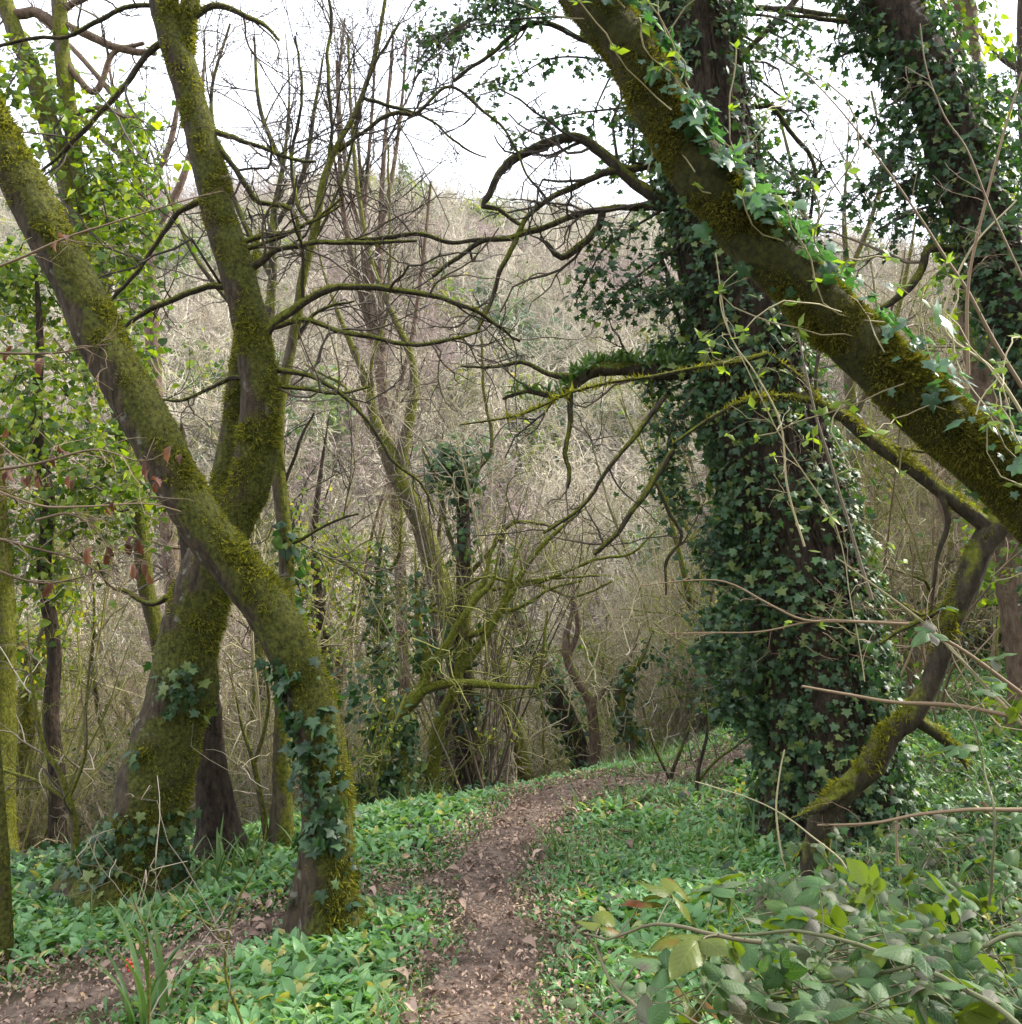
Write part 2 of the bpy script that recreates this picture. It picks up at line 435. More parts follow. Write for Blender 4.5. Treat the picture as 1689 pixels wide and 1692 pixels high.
grid(np.concatenate([-np.geomspace(400, 61, 30), np.arange(-60, 60.1, 1.5), np.geomspace(61, 400, 30)]), ys2, height).build('hillside', M['hill'])
tag(bpy.data.objects['hillside'], kind='structure')

# path centre lines in photograph pixels -> ground points, with half widths in metres
def gpath(pts):
    r = []
    for px, py, w in pts:
        p, d = G(px, py)
        r.append((p[0], p[1], w / 2 / FPX * d))
    return np.array(r)
def cr_resample(A, step):
    A = np.asarray(A, float)
    if len(A) == 2:
        n = max(2, int(np.linalg.norm((A[1] - A[0])[:3]) / step) + 1)
        t = np.linspace(0, 1, n)[:, None]
        return A[0] * (1 - t) + A[1] * t
    B = np.vstack([2 * A[0] - A[1], A, 2 * A[-1] - A[-2]])
    o_ = []
    for k in range(1, len(B) - 2):
        p0, p1, p2, p3 = B[k - 1], B[k], B[k + 1], B[k + 2]
        n = max(1, int(np.linalg.norm((p2 - p1)[:3]) / step))
        for t in np.arange(n) / n:
            o_.append(0.5 * ((2 * p1) + (p2 - p0) * t + (2 * p0 - 5 * p1 + 4 * p2 - p3) * t * t + (3 * p1 - p0 - 3 * p2 + p3) * t ** 3))
    o_.append(B[-2])
    return np.array(o_)
main0 = gpath([(785, 1690, 215), (812, 1600, 175), (818, 1540, 140), (805, 1500, 120), (800, 1450, 130), (822, 1410, 115), (860, 1360, 115), (910, 1325, 125), (975, 1300, 110), (1080, 1290, 60), (1190, 1262, 60), (1245, 1232, 40)])
ext = np.array([(0.0, -1.0, 0.30), (-0.05, 1.0, 0.22)])
main0 = np.vstack([ext, main0])
PATH1 = cr_resample(main0, 0.05)
side0 = gpath([(800, 1440, 60), (700, 1462, 52), (600, 1482, 50), (520, 1502, 48), (430, 1530, 50), (320, 1575, 60), (190, 1625, 90), (60, 1670, 110), (-120, 1730, 120)])
PATH2 = cr_resample(side0, 0.05)
PATH2[:, 2] = np.interp(np.linspace(0, 1, len(PATH2)), [0, .3, 1], [0.10, 0.10, 0.24])
def pdist(x, y):
    x = np.asarray(x); y = np.asarray(y)
    best = np.full(x.shape, 9.0)
    for T in (PATH1[::2], PATH2[::2]):
        for c in range(0, len(x), 4000):
            dx = x[c:c + 4000, None] - T[None, :, 0]; dy = y[c:c + 4000, None] - T[None, :, 1]
            best[c:c + 4000] = np.minimum(best[c:c + 4000], (np.sqrt(dx * dx + dy * dy) - T[None, :, 2]).min(1))
    return best
def strip(T, name, lift):
    tv = nrm(np.gradient(T[:, :2], axis=0))
    nv = np.stack([-tv[:, 1], tv[:, 0]], -1)
    g = Geo(); K = 13
    u = np.linspace(-1, 1, K)
    wob = 0.92 + 0.26 * vnoise(np.stack([T[:, 0] * 5, T[:, 1] * 5, T[:, 0] * 0], -1))
    XY = T[:, None, :2] + nv[:, None] * (u[None, :, None] * (T[:, 2] * wob)[:, None, None])
    Z = height(XY[..., 0], XY[..., 1]) + lift + 0.012 * n2(XY[..., 0] * 6, XY[..., 1] * 6) - 0.03 * np.abs(u[None]) ** 6
    V = np.concatenate([XY, Z[..., None]], -1).reshape(-1, 3)
    n = len(T)
    i = np.arange(K - 1)[None] + (np.arange(n - 1) * K)[:, None]
    g.add(V, np.stack([i, i + 1, i + K + 1, i + K], -1).reshape(-1, 4))
    return g
gp = strip(PATH1, 'path', 0.018); gp.join(strip(PATH2, 'path', 0.012))
tag(gp.build('path', M['mud']), kind='structure')

# ------------------------------------------------------------------ tubes
def frames(C):
    T = nrm(np.gradient(C, axis=0))
    ref = np.array([0, 1.0, 0]) if abs(nrm(C[-1] - C[0])[1]) < 0.9 else np.array([1.0, 0, 0])
    U = nrm(np.cross(T, ref)); Wv = np.cross(T, U)
    return T, U, Wv
class Tube:
    def __init__(s, C, R, sides=20, amp=0.08, freq=7, ridge=0, caps=True, lobe=None):
        C = np.asarray(C, float); R = np.asarray(R, float)
        s.C, s.R = C, R
        s.T, s.U, s.W = frames(C)
        a = np.linspace(0, 2 * PI, sides, endpoint=False)
        D = s.U[:, None] * np.cos(a)[None, :, None] + s.W[:, None] * np.sin(a)[None, :, None]
        pos = C[:, None] + D * R[:, None, None]
        k = 1 + amp * fbm(pos * freq) + (lobe[:, None] * np.sin(a * 5 + 1.3)[None] if lobe is not None else 0) + amp * 0.6 * vnoise(pos * freq * 4)
        if ridge:
            k = k + ridge * np.abs(np.sin(a[None] * 3.5 + 2 * vnoise(np.stack([C[:, 0] * 2, C[:, 1] * 2, C[:, 2] * 1.2], -1))[:, None]))
        V = C[:, None] + D * (R[:, None] * k)[..., None]
        n = len(C)
        i = (np.arange(n - 1) * sides)[:, None]; j = np.arange(sides)[None]; jn = (j + 1) % sides
        F = np.stack([i + j, i + jn, i + sides + jn, i + sides + j], -1).reshape(-1, 4)
        s.g = Geo(); s.g.add(V.reshape(-1, 3), F)
        if caps:
            e = np.vstack([V[-1], C[-1:] + s.T[-1:] * R[-1] * 0.5])
            s.g.add(e, np.stack([np.arange(sides), (np.arange(sides) + 1) % sides, np.full(sides, sides)], -1))
            e = np.vstack([V[0], C[:1]])
            s.g.add(e, np.stack([(np.arange(sides) + 1) % sides, np.arange(sides), np.full(sides, sides)], -1))
    def sample(s, N, rng=RNG, t0=0, t1=1):
        L = np.linalg.norm(np.diff(s.C, axis=0), axis=1) * (s.R[1:] + s.R[:-1])
        n = len(L)
        L = L * ((np.arange(n) / n >= t0) & (np.arange(n) / n <= t1))
        k = rng.choice(n, N, p=L / L.sum()); f = rng.random(N)
        c = s.C[k] * (1 - f)[:, None] + s.C[k + 1] * f[:, None]
        r = s.R[k] * (1 - f) + s.R[k + 1] * f
        a = rng.random(N) * 2 * PI
        nn = s.U[k] * np.cos(a)[:, None] + s.W[k] * np.sin(a)[:, None]
        return c + nn * r[:, None], nn, s.T[k], r
    def area(s):
        return float((np.linalg.norm(np.diff(s.C, axis=0), axis=1) * (s.R[1:] + s.R[:-1])).sum() * PI)

def batch_tubes(g, Pl, R, sides=3):
    """Pl (M,n,3), R (M,n)"""
    M_, n, _ = Pl.shape
    if M_ == 0: return
    T = nrm(np.gradient(Pl, axis=1))
    mean = nrm(Pl[:, -1] - Pl[:, 0])
    ref = np.where(np.abs(mean[:, 2:3]) < 0.7, np.array([[0, 0, 1.0]]), np.array([[1.0, 0, 0]]))[:, None]
    U = nrm(np.cross(T, np.broadcast_to(ref, T.shape))); Wv = np.cross(T, U)
    a = np.linspace(0, 2 * PI, sides, endpoint=False)
    V = Pl[:, :, None] + (U[:, :, None] * np.cos(a)[None, None, :, None] + Wv[:, :, None] * np.sin(a)[None, None, :, None]) * R[:, :, None, None]
    b = (np.arange(M_) * n * sides)[:, None, None]; i = (np.arange(n - 1) * sides)[None, :, None]; j = np.arange(sides)[None, None]; jn = (j + 1) % sides
    F = np.stack([b + i + j, b + i + jn, b + i + sides + jn, b + i + sides + j], -1).reshape(-1, 4)
    g.add(V.reshape(-1, 3), F)

def walk(start, d, length, n, wander, trop, rng, kink=0.0):
    start = np.asarray(start, float); d = nrm(np.asarray(d, float))
    out_ = [start]; step = (np.asarray(length) / (n - 1))[:, None]
    for k in range(n - 1):
        w = wander * rng.normal(size=d.shape)
        if kink: w = w + (rng.random(len(d)) < kink)[:, None] * rng.normal(size=d.shape) * 0.7
        d = nrm(d + w + np.asarray(trop)[None])
        out_.append(out_[-1] + d * step)
    return np.stack(out_, 1)

def spawn(Pl, R, k, ang, rng, t0=0.2, t1=1.0, jit=0.35):
    M_, n, _ = Pl.shape
    idx = np.repeat(np.arange(M_), k)
    t = (t0 + (t1 - t0) * rng.random(len(idx))) * (n - 1)
    i = np.minimum(t.astype(int), n - 2); f = t - i
    p = Pl[idx, i] * (1 - f)[:, None] + Pl[idx, i + 1] * f[:, None]
    r = R[idx, i] * (1 - f) + R[idx, i + 1] * f
    tg = nrm(Pl[idx, i + 1] - Pl[idx, i])
    rv = nrm(np.cross(tg, rng.normal(size=tg.shape)))
    a = ang + jit * rng.normal(size=len(idx))
    d = tg * np.cos(a)[:, None] + rv * np.sin(a)[:, None]
    return p, d, r, idx, t / (n - 1)

KINK = 0.22
def grow(g, Pl, R, levels, rng, trop=(0, 0, 0.03), sides=3, rmin=0.0012, collect=None):
    """levels: list of (k, length, angle, wander, n, radius ratio)"""
    for li, (k, ln, ang, wan, n, rr) in enumerate(levels):
        p, d, r, idx, t = spawn(Pl, R, k, ang, rng, 0.15 if li else 0.1)
        L = ln * (0.35 + 0.9 * rng.random(len(p))) * (1.1 - 0.45 * t)
        Pl = walk(p, d, L, n, wan, trop, rng, KINK)
        r0 = np.maximum(np.minimum(r * 0.8, r * rr + 0.0004), rmin)
        R = r0[:, None] * np.linspace(1, 0.45, n)[None]
        R = np.maximum(R, rmin * 0.8)
        batch_tubes(g, Pl, R, sides)
        if collect is not None: collect.append((Pl, R))
    return Pl, R

# ------------------------------------------------------------------ leaves
def tmpl(pts, faces):
    return np.array(pts, float), np.array(faces, int)
_o = [(0, 0.02), (.22, -.14), (.50, -.02), (.36, .22), (.60, .48), (.24, .56), (0, 1.0), (-.24, .56), (-.60, .48), (-.36, .22), (-.50, -.02), (-.22, -.14)]
IVY = tmpl([(x, y - .0, -0.10 * abs(x) - 0.12 * max(0, y - .5) ** 2 - (0.05 if k % 2 else 0)) for k, (x, y) in enumerate(_o)] + [(0, .28, .06)],
           [(k, (k + 1) % 12, 12) for k in range(12)])
IVYS = tmpl([(0, 0, 0), (.42, .0, -.06), (.46, .42, -.08), (0, 1, -.12), (-.46, .42, -.08), (-.42, .0, -.06), (0, .35, .05)],
            [(0, 1, 6), (1, 2, 6), (2, 3, 6), (3, 4, 6), (4, 5, 6), (5, 0, 6)])
LEAFS = tmpl([(0, 0, 0), (.26, .45, -.04), (0, 1, -.1), (-.26, .45, -.04), (0, .5, .05)], [(0, 1, 4), (1, 2, 4), (2, 3, 4), (3, 0, 4)])
BLADE = tmpl([(-.5, 0, 0), (.5, 0, 0), (0, 1, 0)], [(0, 1, 2)])

def strip_tmpl(rows, width, bend, fold, wav=0.0, tilt=0.0):
    V, F = [], []
    for k in range(rows):
        t = k / (rows - 1)
        w = width(t)
        a = bend(t)
        V += [(-w, a[0], a[1] + fold * w + wav * math.sin(9 * t)), (0, a[0], a[1]), (w, a[0], a[1] + fold * w - wav * math.sin(9 * t + 1))]
    for k in range(rows - 1):
        b = 3 * k
        F += [(b, b + 1, b + 4, b + 3), (b + 1, b + 2, b + 5, b + 4)]
    return np.array(V, float), np.array(F, int)
def arc(total, up0, rows_len=1.0):
    def f(t):
        n = 14; y = z = 0.0
        for i in range(int(n * t)):
            a = up0 - total * (i / n)
            y += math.cos(a) / n; z += math.sin(a) / n
        return (y, z)
    return f
GAR = [strip_tmpl(7, lambda t: 0.015 + 0.125 * math.sin(min(1, max(0, (t - .18) / .82)) * PI) ** 0.7 * (1 if t < .97 else 0.1), arc(c, u), 0.35, 0.012) for c, u in ((1.5, 1.35), (2.0, 1.45), (1.0, 1.2), (0.6, 0.9))]

def put_leaves(g, tm, pos, nr, tip, sc, wid=None):
    V, F = tm
    pos = np.asarray(pos); N = len(pos)
    if N == 0: return
    Z = nrm(nr); Y = nrm(tip - (tip * Z).sum(-1, keepdims=True) * Z); X = np.cross(Y, Z)
    sc = np.broadcast_to(np.asarray(sc, float), (N,))
    w = sc if wid is None else sc * wid
    vv = pos[:, None] + X[:, None] * (V[None, :, 0:1] * w[:, None, None]) + Y[:, None] * (V[None, :, 1:2] * sc[:, None, None]) + Z[:, None] * (V[None, :, 2:3] * sc[:, None, None])
    m = len(V)
    if g.A is not None: g.A.append(np.tile(g.auv, (N, 1)))
    ff = F[None] + (np.arange(N) * m)[:, None, None]
    g.add(vv.reshape(-1, 3), ff.reshape(-1, F.shape[1]))

def ivy_on_tube(g, tb, dens, size, thick, rng, cover=None, tm=IVYS, t0=0, t1=1, clump=0.0):
    N = int(tb.area() * dens)
    p, n, t, r = tb.sample(N, rng, t0, t1)
    if clump:
        keep = fbm(p * 3.1 + 5) > clump
        p, n, t, r = p[keep], n[keep], t[keep], r[keep]
    if cover is not None:
        keep = cover(p, n); p, n, t, r = p[keep], n[keep], t[keep], r[keep]
    N = len(p)
    lump = 0.55 + 0.65 * (vnoise(p * 4.3) * 0.5 + 0.5)
    p = p + n * (thick * lump * rng.random(N) ** 0.7 + 0.008)[:, None]
    nr = nrm(n + np.array([0, 0, .45]) + 0.62 * rng.normal(size=(N, 3)))
    tip = np.array([0, 0, -1.0]) + 0.6 * rng.normal(size=(N, 3)) + n * 0.3
    put_leaves(g, tm, p, nr, tip, size * (0.35 + 1.05 * rng.random(N) ** 1.3))

def leaf_cloud(g, Pl, per, rad, size, rng, tm=IVYS, droop=0.7):
    """leaves round the points of polylines (K,3)"""
    Pl = np.asarray(Pl).reshape(-1, 3)
    c = np.repeat(Pl, per, 0)
    off = rng.normal(size=c.shape) * rad * np.array([1, 1, .8])
    p = c + off; N = len(p)
    nr = nrm(nrm(off) * .5 + np.array([0, -.25, .6]) + 0.5 * rng.normal(size=(N, 3)))
    tip = np.array([0, 0, -droop]) + nrm(off) * .4 + .5 * rng.normal(size=(N, 3))
    put_leaves(g, tm, p, nr, tip, size * (.55 + .7 * rng.random(N)))

def moss_on_tube(g, tb, dens, ln, rng, mdir=(0.55, 0, 0.6), bias=0.0, wid=0.2, t0=0, t1=1):
    N = int(tb.area() * dens)
    p, n, t, r = tb.sample(N, rng, t0, t1)
    s = (n * np.array(mdir)).sum(-1) + bias + 0.9 * fbm(p * 5.0)
    keep = s > 0.05
    p, n, t = p[keep], n[keep], t[keep]; N = len(p)
    d = nrm(n * 0.8 + 0.7 * rng.normal(size=(N, 3)) + np.array([0, 0, -.35]))
    L = ln * (0.4 + rng.random(N)) * (0.6 + 0.9 * np.clip(fbm(p * 9) + .4, 0, 1.2))
    put_leaves(g, BLADE, p - n * 0.004, np.cross(d, rng.normal(size=(N, 3))), d, L, wid + 0.1 * rng.random(N))

# ------------------------------------------------------------------ trees drawn from measured centre lines
def line3(pts, d0, step=0.05, wob=0.0):
    A = []
    for q in pts:
        px, py, w = q[:3]; off = q[3] if len(q) > 3 else 0
        d = d0 + off
        A.append((*P(px, py, d), w / 2 / FPX * d))
    B = cr_resample(np.array(A), step)
    C, R = B[:, :3], np.maximum(B[:, 3], 0.0015)
    if wob:
        C = C + wob * np.stack([fbm(C * 2.2 + 3), fbm(C * 2.2 + 31), fbm(C * 2.2 + 57)], -1)
    return C, R
def resamp(C, R, n):
    t = np.linspace(0, len(C) - 1, n); i = np.minimum(t.astype(int), len(C) - 2); f = (t - i)[:, None]
    return C[i] * (1 - f) + C[i + 1] * f, R[i] * (1 - f[:, 0]) + R[i + 1] * f[:, 0]

def slim(pts, f):
    return [(q[0], q[1], q[2] * (f(q[1]) if callable(f) else f)) + tuple(q[3:]) for q in pts]

def attach(c, r, tubes):
    best = None
    for t2 in tubes:
        d = np.linalg.norm(t2.C - c[0], axis=1); i = int(np.argmin(d))
        if best is None or d[i] < best[0]: best = (d[i], t2.C[i], t2.R[i])
    if best[0] < 0.6 and best[0] > .02:
        k = max(2, int(best[0] / .04)); w = np.linspace(0, 1, k + 1)[:-1][:, None]
        c = np.vstack([best[1] * (1 - w) + c[0] * w, c]); r = np.concatenate([np.full(k, min(r[0] * 1.15, best[2] * .9)), r])
    return c, r
def taper_end(r):
    return r * np.clip(np.linspace(1, 0, len(r)) / .35, 0, 1) ** .7 * .9 + .1 * r

def build_tree(name, label, cat, trunk, d0=None, limbs=(), branches=(), mat='barkA', bmat=None, tmat='twigD', twig=None, moss=None,
               ivy=None, group=None, seed=1, sides=22, flare=1.35, amp=0.07, ridge=0, wob=0.0, grounded=True, extra=None, bsides=8):
    rng = np.random.default_rng(seed)
    if d0 is None:
        gpnt, d0 = G(trunk[0][0], trunk[0][1])
    C, R = line3(trunk, d0, 0.035, wob)
    if grounded:                      # carry the foot into the soil, wider
        f = C[0]; zg = float(height(f[0], f[1]))
        k = max(2, int((f[2] - zg + 0.18) / 0.05) + 1)
        k = min(k, 400)
        low = np.stack([np.linspace(f[0], f[0] - 0.0, k), np.linspace(f[1], f[1], k), np.linspace(zg - 0.18, f[2], k)], -1)[:-1]
        C = np.vstack([low, C]); R = np.concatenate([np.full(len(low), R[0]), R])
        hh = C[:, 2] - zg
        R = R * (1 + (flare - 1) * np.exp(-np.clip(hh, 0, 9) / 0.24))
        base = (float(f[0]), float(f[1]), zg)
    else:
        base = tuple(float(v) for v in C[0])
    if trunk[-1][1] > -20 and abs(trunk[-1][0] - 845) < 860 and name != 'dark_ivied_tree': R = taper_end(R)
    root = thing(name, label, cat, base, group)
    tb = Tube(C, R, sides, amp, 7, ridge, lobe=.16 * np.exp(-np.clip(hh, 0, 9) / .22) if grounded else None)
    g = Geo(); g.join(tb.g)
    tubes = [tb]
    for lm in limbs:
        c, r = line3(lm, d0, 0.04, wob)
        if lm[-1][1] > -20 and lm[-1][2] > 4: r = taper_end(r)
        c, r = attach(c, r, tubes)
        t2 = Tube(c, r, max(10, sides - 6), amp, 7)
        g.join(t2.g); tubes.append(t2)
    g.build('trunk', M[mat], root)
    bl = []
    for k, br in enumerate(branches):
        c, r = line3(br, d0, 0.03, 0.014)
        c, r = attach(c, r, tubes)
        c = c + .007 * np.stack([fbm(c * 9), fbm(c * 9 + 9), fbm(c * 9 + 19)], -1)
        r = r * .88
        t2 = Tube(c, r, bsides, 0.12, 16)
        t2.g.build('branch', M[bmat or mat], root)
        bl.append(t2)
    if twig:
        gt = Geo()
        kk, lv = twig['k'], twig['levels']
        col_ = []
        src = bl + (tubes if twig.get('trunk') else [])
        for t2 in src:
            c, r = resamp(t2.C, t2.R, 12)
            L = float(np.linalg.norm(np.diff(t2.C, axis=0), axis=1).sum())
            n1 = max(2, int(kk * L))
            lv2 = [(n1,) + tuple(lv[0][1:])] + list(lv[1:])
            grow(gt, c[None], np.minimum(r, 0.02)[None], lv2, rng, twig.get('trop', (0, 0, 0.02)), 3, twig.get('rmin', 0.0016), col_)
        if gt.n: gt.build('twigs', M[tmat], root)
        root_tw = col_
    if moss:
        gm = Geo()
        for t2 in tubes: moss_on_tube(gm, t2, moss['dens'], moss['len'], rng, moss.get('dir', (0.55, 0, .6)), moss.get('bias', 0))
        for t2 in bl: moss_on_tube(gm, t2, moss['dens'] * moss.get('br', 0.7), moss['len'] * .8, rng, (0.1, 0, .9), moss.get('bias', 0) - .2)
        gm.build('moss', M[moss.get('mat', 'moss')], root, smooth=False)
    if ivy:
        gi = Geo()
        ivy(gi, tubes, bl, rng)
        if gi.n: gi.build('ivy', M['ivy'], root)
    if extra: extra(root, tubes, bl, rng, d0)
    return root, tubes, bl, d0

# ================================================================== the trees that make the picture
TW = dict(k=7, levels=[(0, 0.75, 0.85, 0.22, 8, 0.5), (3, 0.36, 0.8, 0.26, 6, 0.6), (2, 0.17, 0.8, 0.3, 4, 0.7)])

# slim leaning trunk, ivy on its lower third
def ivyA(g, tubes, bl, rng):
    tb = tubes[0]
    def cov(p, n):
        px, py, d = project(p)
        return (py > 1085) & (py < 1400) & (fbm(p * 6) > -0.15) & (n[:, 0] < 0.75)
    ivy_on_tube(g, tb, 1700, 0.044, 0.03, rng, cov, IVY)
    def cov2(p, n):
        px, py, d = project(p)
        return (py > 1380) & (py < 1500)
    ivy_on_tube(g, tb, 120, 0.04, 0.02, rng, cov2, IVY)
build_tree('leaning_tree', 'slim mossy trunk leaning out of the garlic beside the path, ivy climbing its foot', 'tree',
    slim([(541, 1545, 98), (538, 1450, 86), (540, 1360, 80), (534, 1260, 82), (520, 1180, 86), (494, 1100, 90), (452, 1020, 92), (400, 950, 94), (348, 885, 95), (300, 810, 96), (258, 725, 98), (218, 650, 98), (165, 560, 96), (125, 470, 92), (78, 385, 90), (30, 290, 88), (-25, 190, 84), (-90, 60, 80), (-150, -80, 74)], lambda y: float(np.interp(y, [1000, 1150, 1400], [.80, .90, 1.0]))),
    mat='barkA', moss=dict(dens=34000, len=0.019, bias=0.08, mat='moss'), ivy=ivyA, seed=3, sides=30, flare=1.45, amp=0.055)

# forked sycamore behind it
def ivyB(g, tubes, bl, rng):
    def cov(p, n):
        px, py, d = project(p)
        return ((py > 1095) & (py < 1180) & (px > 262) & (px < 335)) | ((py > 1330) & (px < 330) & (fbm(p * 5) > 0.0)) | ((py > 1180) & (px < 235) & (fbm(p * 5) > 0.1))
    ivy_on_tube(g, tubes[0], 1300, 0.046, 0.05, rng, cov, IVY)
B_BR = [
    [(444, 548, 20), (470, 520, 17), (520, 487, 15), (560, 475, 14), (640, 482, 12), (720, 494, 10), (790, 522, 8), (860, 560, 5, .3)],
    [(418, 441, 17), (455, 415, 11), (505, 403, 10), (560, 400, 9), (620, 398, 8), (690, 392, 5)],
    [(402, 412, 14), (440, 402, 8), (500, 375, 7), (560, 330, 5)],
    [(372, 474, 13), (340, 472, 12), (290, 490, 12), (245, 508, 10), (210, 530, 8), (170, 575, 5)],
    [(330, 335, 13), (300, 350, 11), (270, 385, 10), (235, 430, 9), (200, 470, 8), (172, 500, 6)],
    [(270, 70, 14), (240, 92, 12), (200, 145, 11), (150, 200, 10), (110, 245, 8), (70, 286, 5)],
    [(262, 8, 10), (210, 8, 9), (160, 35, 9), (110, 60, 8), (50, 66, 7), (-20, 78, 6)],
    [(318, 30, 14), (345, 10, 12), (390, 20, 11), (430, 38, 9), (458, 62, 5)],
    [(352, 215, 12), (400, 230, 10), (445, 245, 8), (490, 262, 7), (525, 266, 5)],
    [(362, 235, 12), (385, 270, 11), (412, 312, 11), (430, 334, 10), (470, 340, 9), (492, 360, 8), (495, 420, 6)],
    [(450, 612, 12), (490, 618, 10), (540, 640, 9), (600, 690, 7), (650, 760, 6), (700, 800, 5), (720, 850, 4)],
    [(452, 640, 10), (500, 645, 8), (560, 655, 6), (610, 640, 4)],
    [(440, 390, 10), (480, 385, 9), (520, 362, 6), (560, 340, 4)],
    [(290, 975, 16, .1), (262, 992, 12, .1), (238, 992, 10, .1), (205, 970, 8, .1), (180, 965, 5, .1), (160, 925, 4)],
    [(380, 620, 9), (340, 640, 7), (300, 660, 6), (262, 662, 4)],
    [(448, 545, 12), (500, 530, 10), (560, 548, 10), (620, 562, 9), (700, 570, 8), (790, 550, 5)],
]
build_tree('forked_tree', 'stout moss-covered tree that forks above head height behind the slim leaning trunk', 'tree',
    slim([(212, 1482, 170), (216, 1450, 150), (228, 1420, 116), (243, 1340, 112), (268, 1250, 112), (292, 1160, 108), (308, 1080, 104), (326, 1000, 100), (348, 930, 92), (380, 868, 80), (412, 800, 76), (426, 720, 74), (430, 640, 68), (420, 570, 66), (405, 500, 64), (386, 430, 62), (358, 340, 60), (338, 250, 56), (316, 165, 54), (294, 90, 54), (275, 20, 52), (258, -60, 48), (240, -170, 40)], lambda y: float(np.interp(y, [300, 900, 1200], [.90, .90, .96]))),
    limbs=[[(352, 900, 66, .04), (368, 840, 54, .05), (374, 780, 46, .07), (384, 700, 34, .12), (390, 640, 30, .15), (398, 570, 28, .2), (410, 480, 24, .25), (430, 380, 18, .4)],
           [(300, 95, 34), (306, 50, 32), (314, 5, 30), (325, -80, 26)],
           [(262, 1190, 60, .02), (300, 1170, 60, -.02), (335, 1150, 52, -.04), (346, 1110, 30, -.02), (350, 1040, 18, 0)]],
    branches=B_BR, mat='barkA', bmat='barkD', tmat='twigD', twig=dict(k=5, levels=TW['levels']), moss=dict(dens=26000, len=0.02, bias=0.22, mat='moss', br=.6), ivy=ivyB, seed=4, sides=30, flare=1.5, amp=0.07)

# near, fat, deep-moss trunk crossing the upper right
def extraH(root, tubes, bl, rng, d0):
    tb = tubes[0]
    g = Geo()
    def cov(p, n):
        up = n[:, 2] + 0.5 * n[:, 0] - 0.35 * n[:, 1]
        return (up > 0.15 + 0.5 * rng.random(len(p))) & (fbm(p * 4) > -0.35)
    ivy_on_tube(g, tb, 1100, 0.044, 0.045, rng, cov, IVY)
    def cov2(p, n):
        px, py, d = project(p)
        return (n[:, 1] < 0.3) & (rng.random(len(p)) < 0.4)
    ivy_on_tube(g, tb, 130, 0.044, 0.02, rng, cov2, IVY)
    # extra leaves standing off the lower right stretch
    ivy_on_tube(g, tb, 110, 0.058, 0.14, rng, lambda p, n: (n[:, 2] > 0.3) & (p[:, 0] > 0.6), IVY)
    g.build('ivy', M['ivyN'], root)
    gy = Geo()
    p, n, t, r = tb.sample(90000, rng)
    s = n[:, 2] * .8 + n[:, 0] * .5 + .35 * fbm(p * 6)
    k = s > 0.80
    p, n = p[k], n[k]
    d = nrm(n + .6 * rng.normal(size=p.shape))
    put_leaves(gy, BLADE, p, np.cross(d, rng.normal(size=p.shape)), d, 0.016 * (.4 + rng.random(len(p))), .2)
    gy.build('bright_moss', M['mossY'], root, smooth=False)
    # honeysuckle stems and new leaves on it
    gs, gl = Geo(), Geo()
    p, n, t, r = tb.sample(400, rng)
    k = (n[:, 1] < 0.2) & (n[:, 2] > -.3)
    p, n, t = p[k][:46], n[k][:46], t[k][:46]
    W = walk(p + n * .02, t + .5 * rng.normal(size=t.shape), 0.25 + .4 * rng.random(len(p)), 9, .25, (0, -.01, -.02), rng)
    batch_tubes(gs, W, np.full(W.shape[:2], .0022), 4)
    gs.build('vine_stems', M['twigS'], root)
    e = W[:, [4, 8]].reshape(-1, 3)
    for q in range(4):
        put_leaves(gl, LEAFS, e, np.array([0, -.4, .8]) + .5 * rng.normal(size=e.shape), np.array([0, 0, .3]) + rng.normal(size=e.shape), .032 * (.5 + rng.random(len(e))))
    gl.build('spring_leaves', M['newleaf'], root)
build_tree('slanting_tree', 'thick shaggy-mossed trunk slanting steeply over the path, pale ivy along its upper side', 'tree',
    slim([(1860, 1000, 150, .05), (1760, 900, 142), (1690, 815, 138), (1620, 755, 132), (1545, 690, 130), (1470, 615, 128), (1395, 545, 124), (1320, 470, 120), (1245, 395, 120), (1175, 310, 122), (1128, 240, 124), (1085, 165, 116), (1042, 85, 112), (992, 20, 110), (945, -50, 106), (880, -150, 100), (830, -260, 90)], .74),
    d0=2.9, mat='barkH', moss=dict(dens=120000, len=0.015, bias=2.1, mat='mossH'), seed=5, sides=34, amp=0.10, extra=extraH, grounded=False)

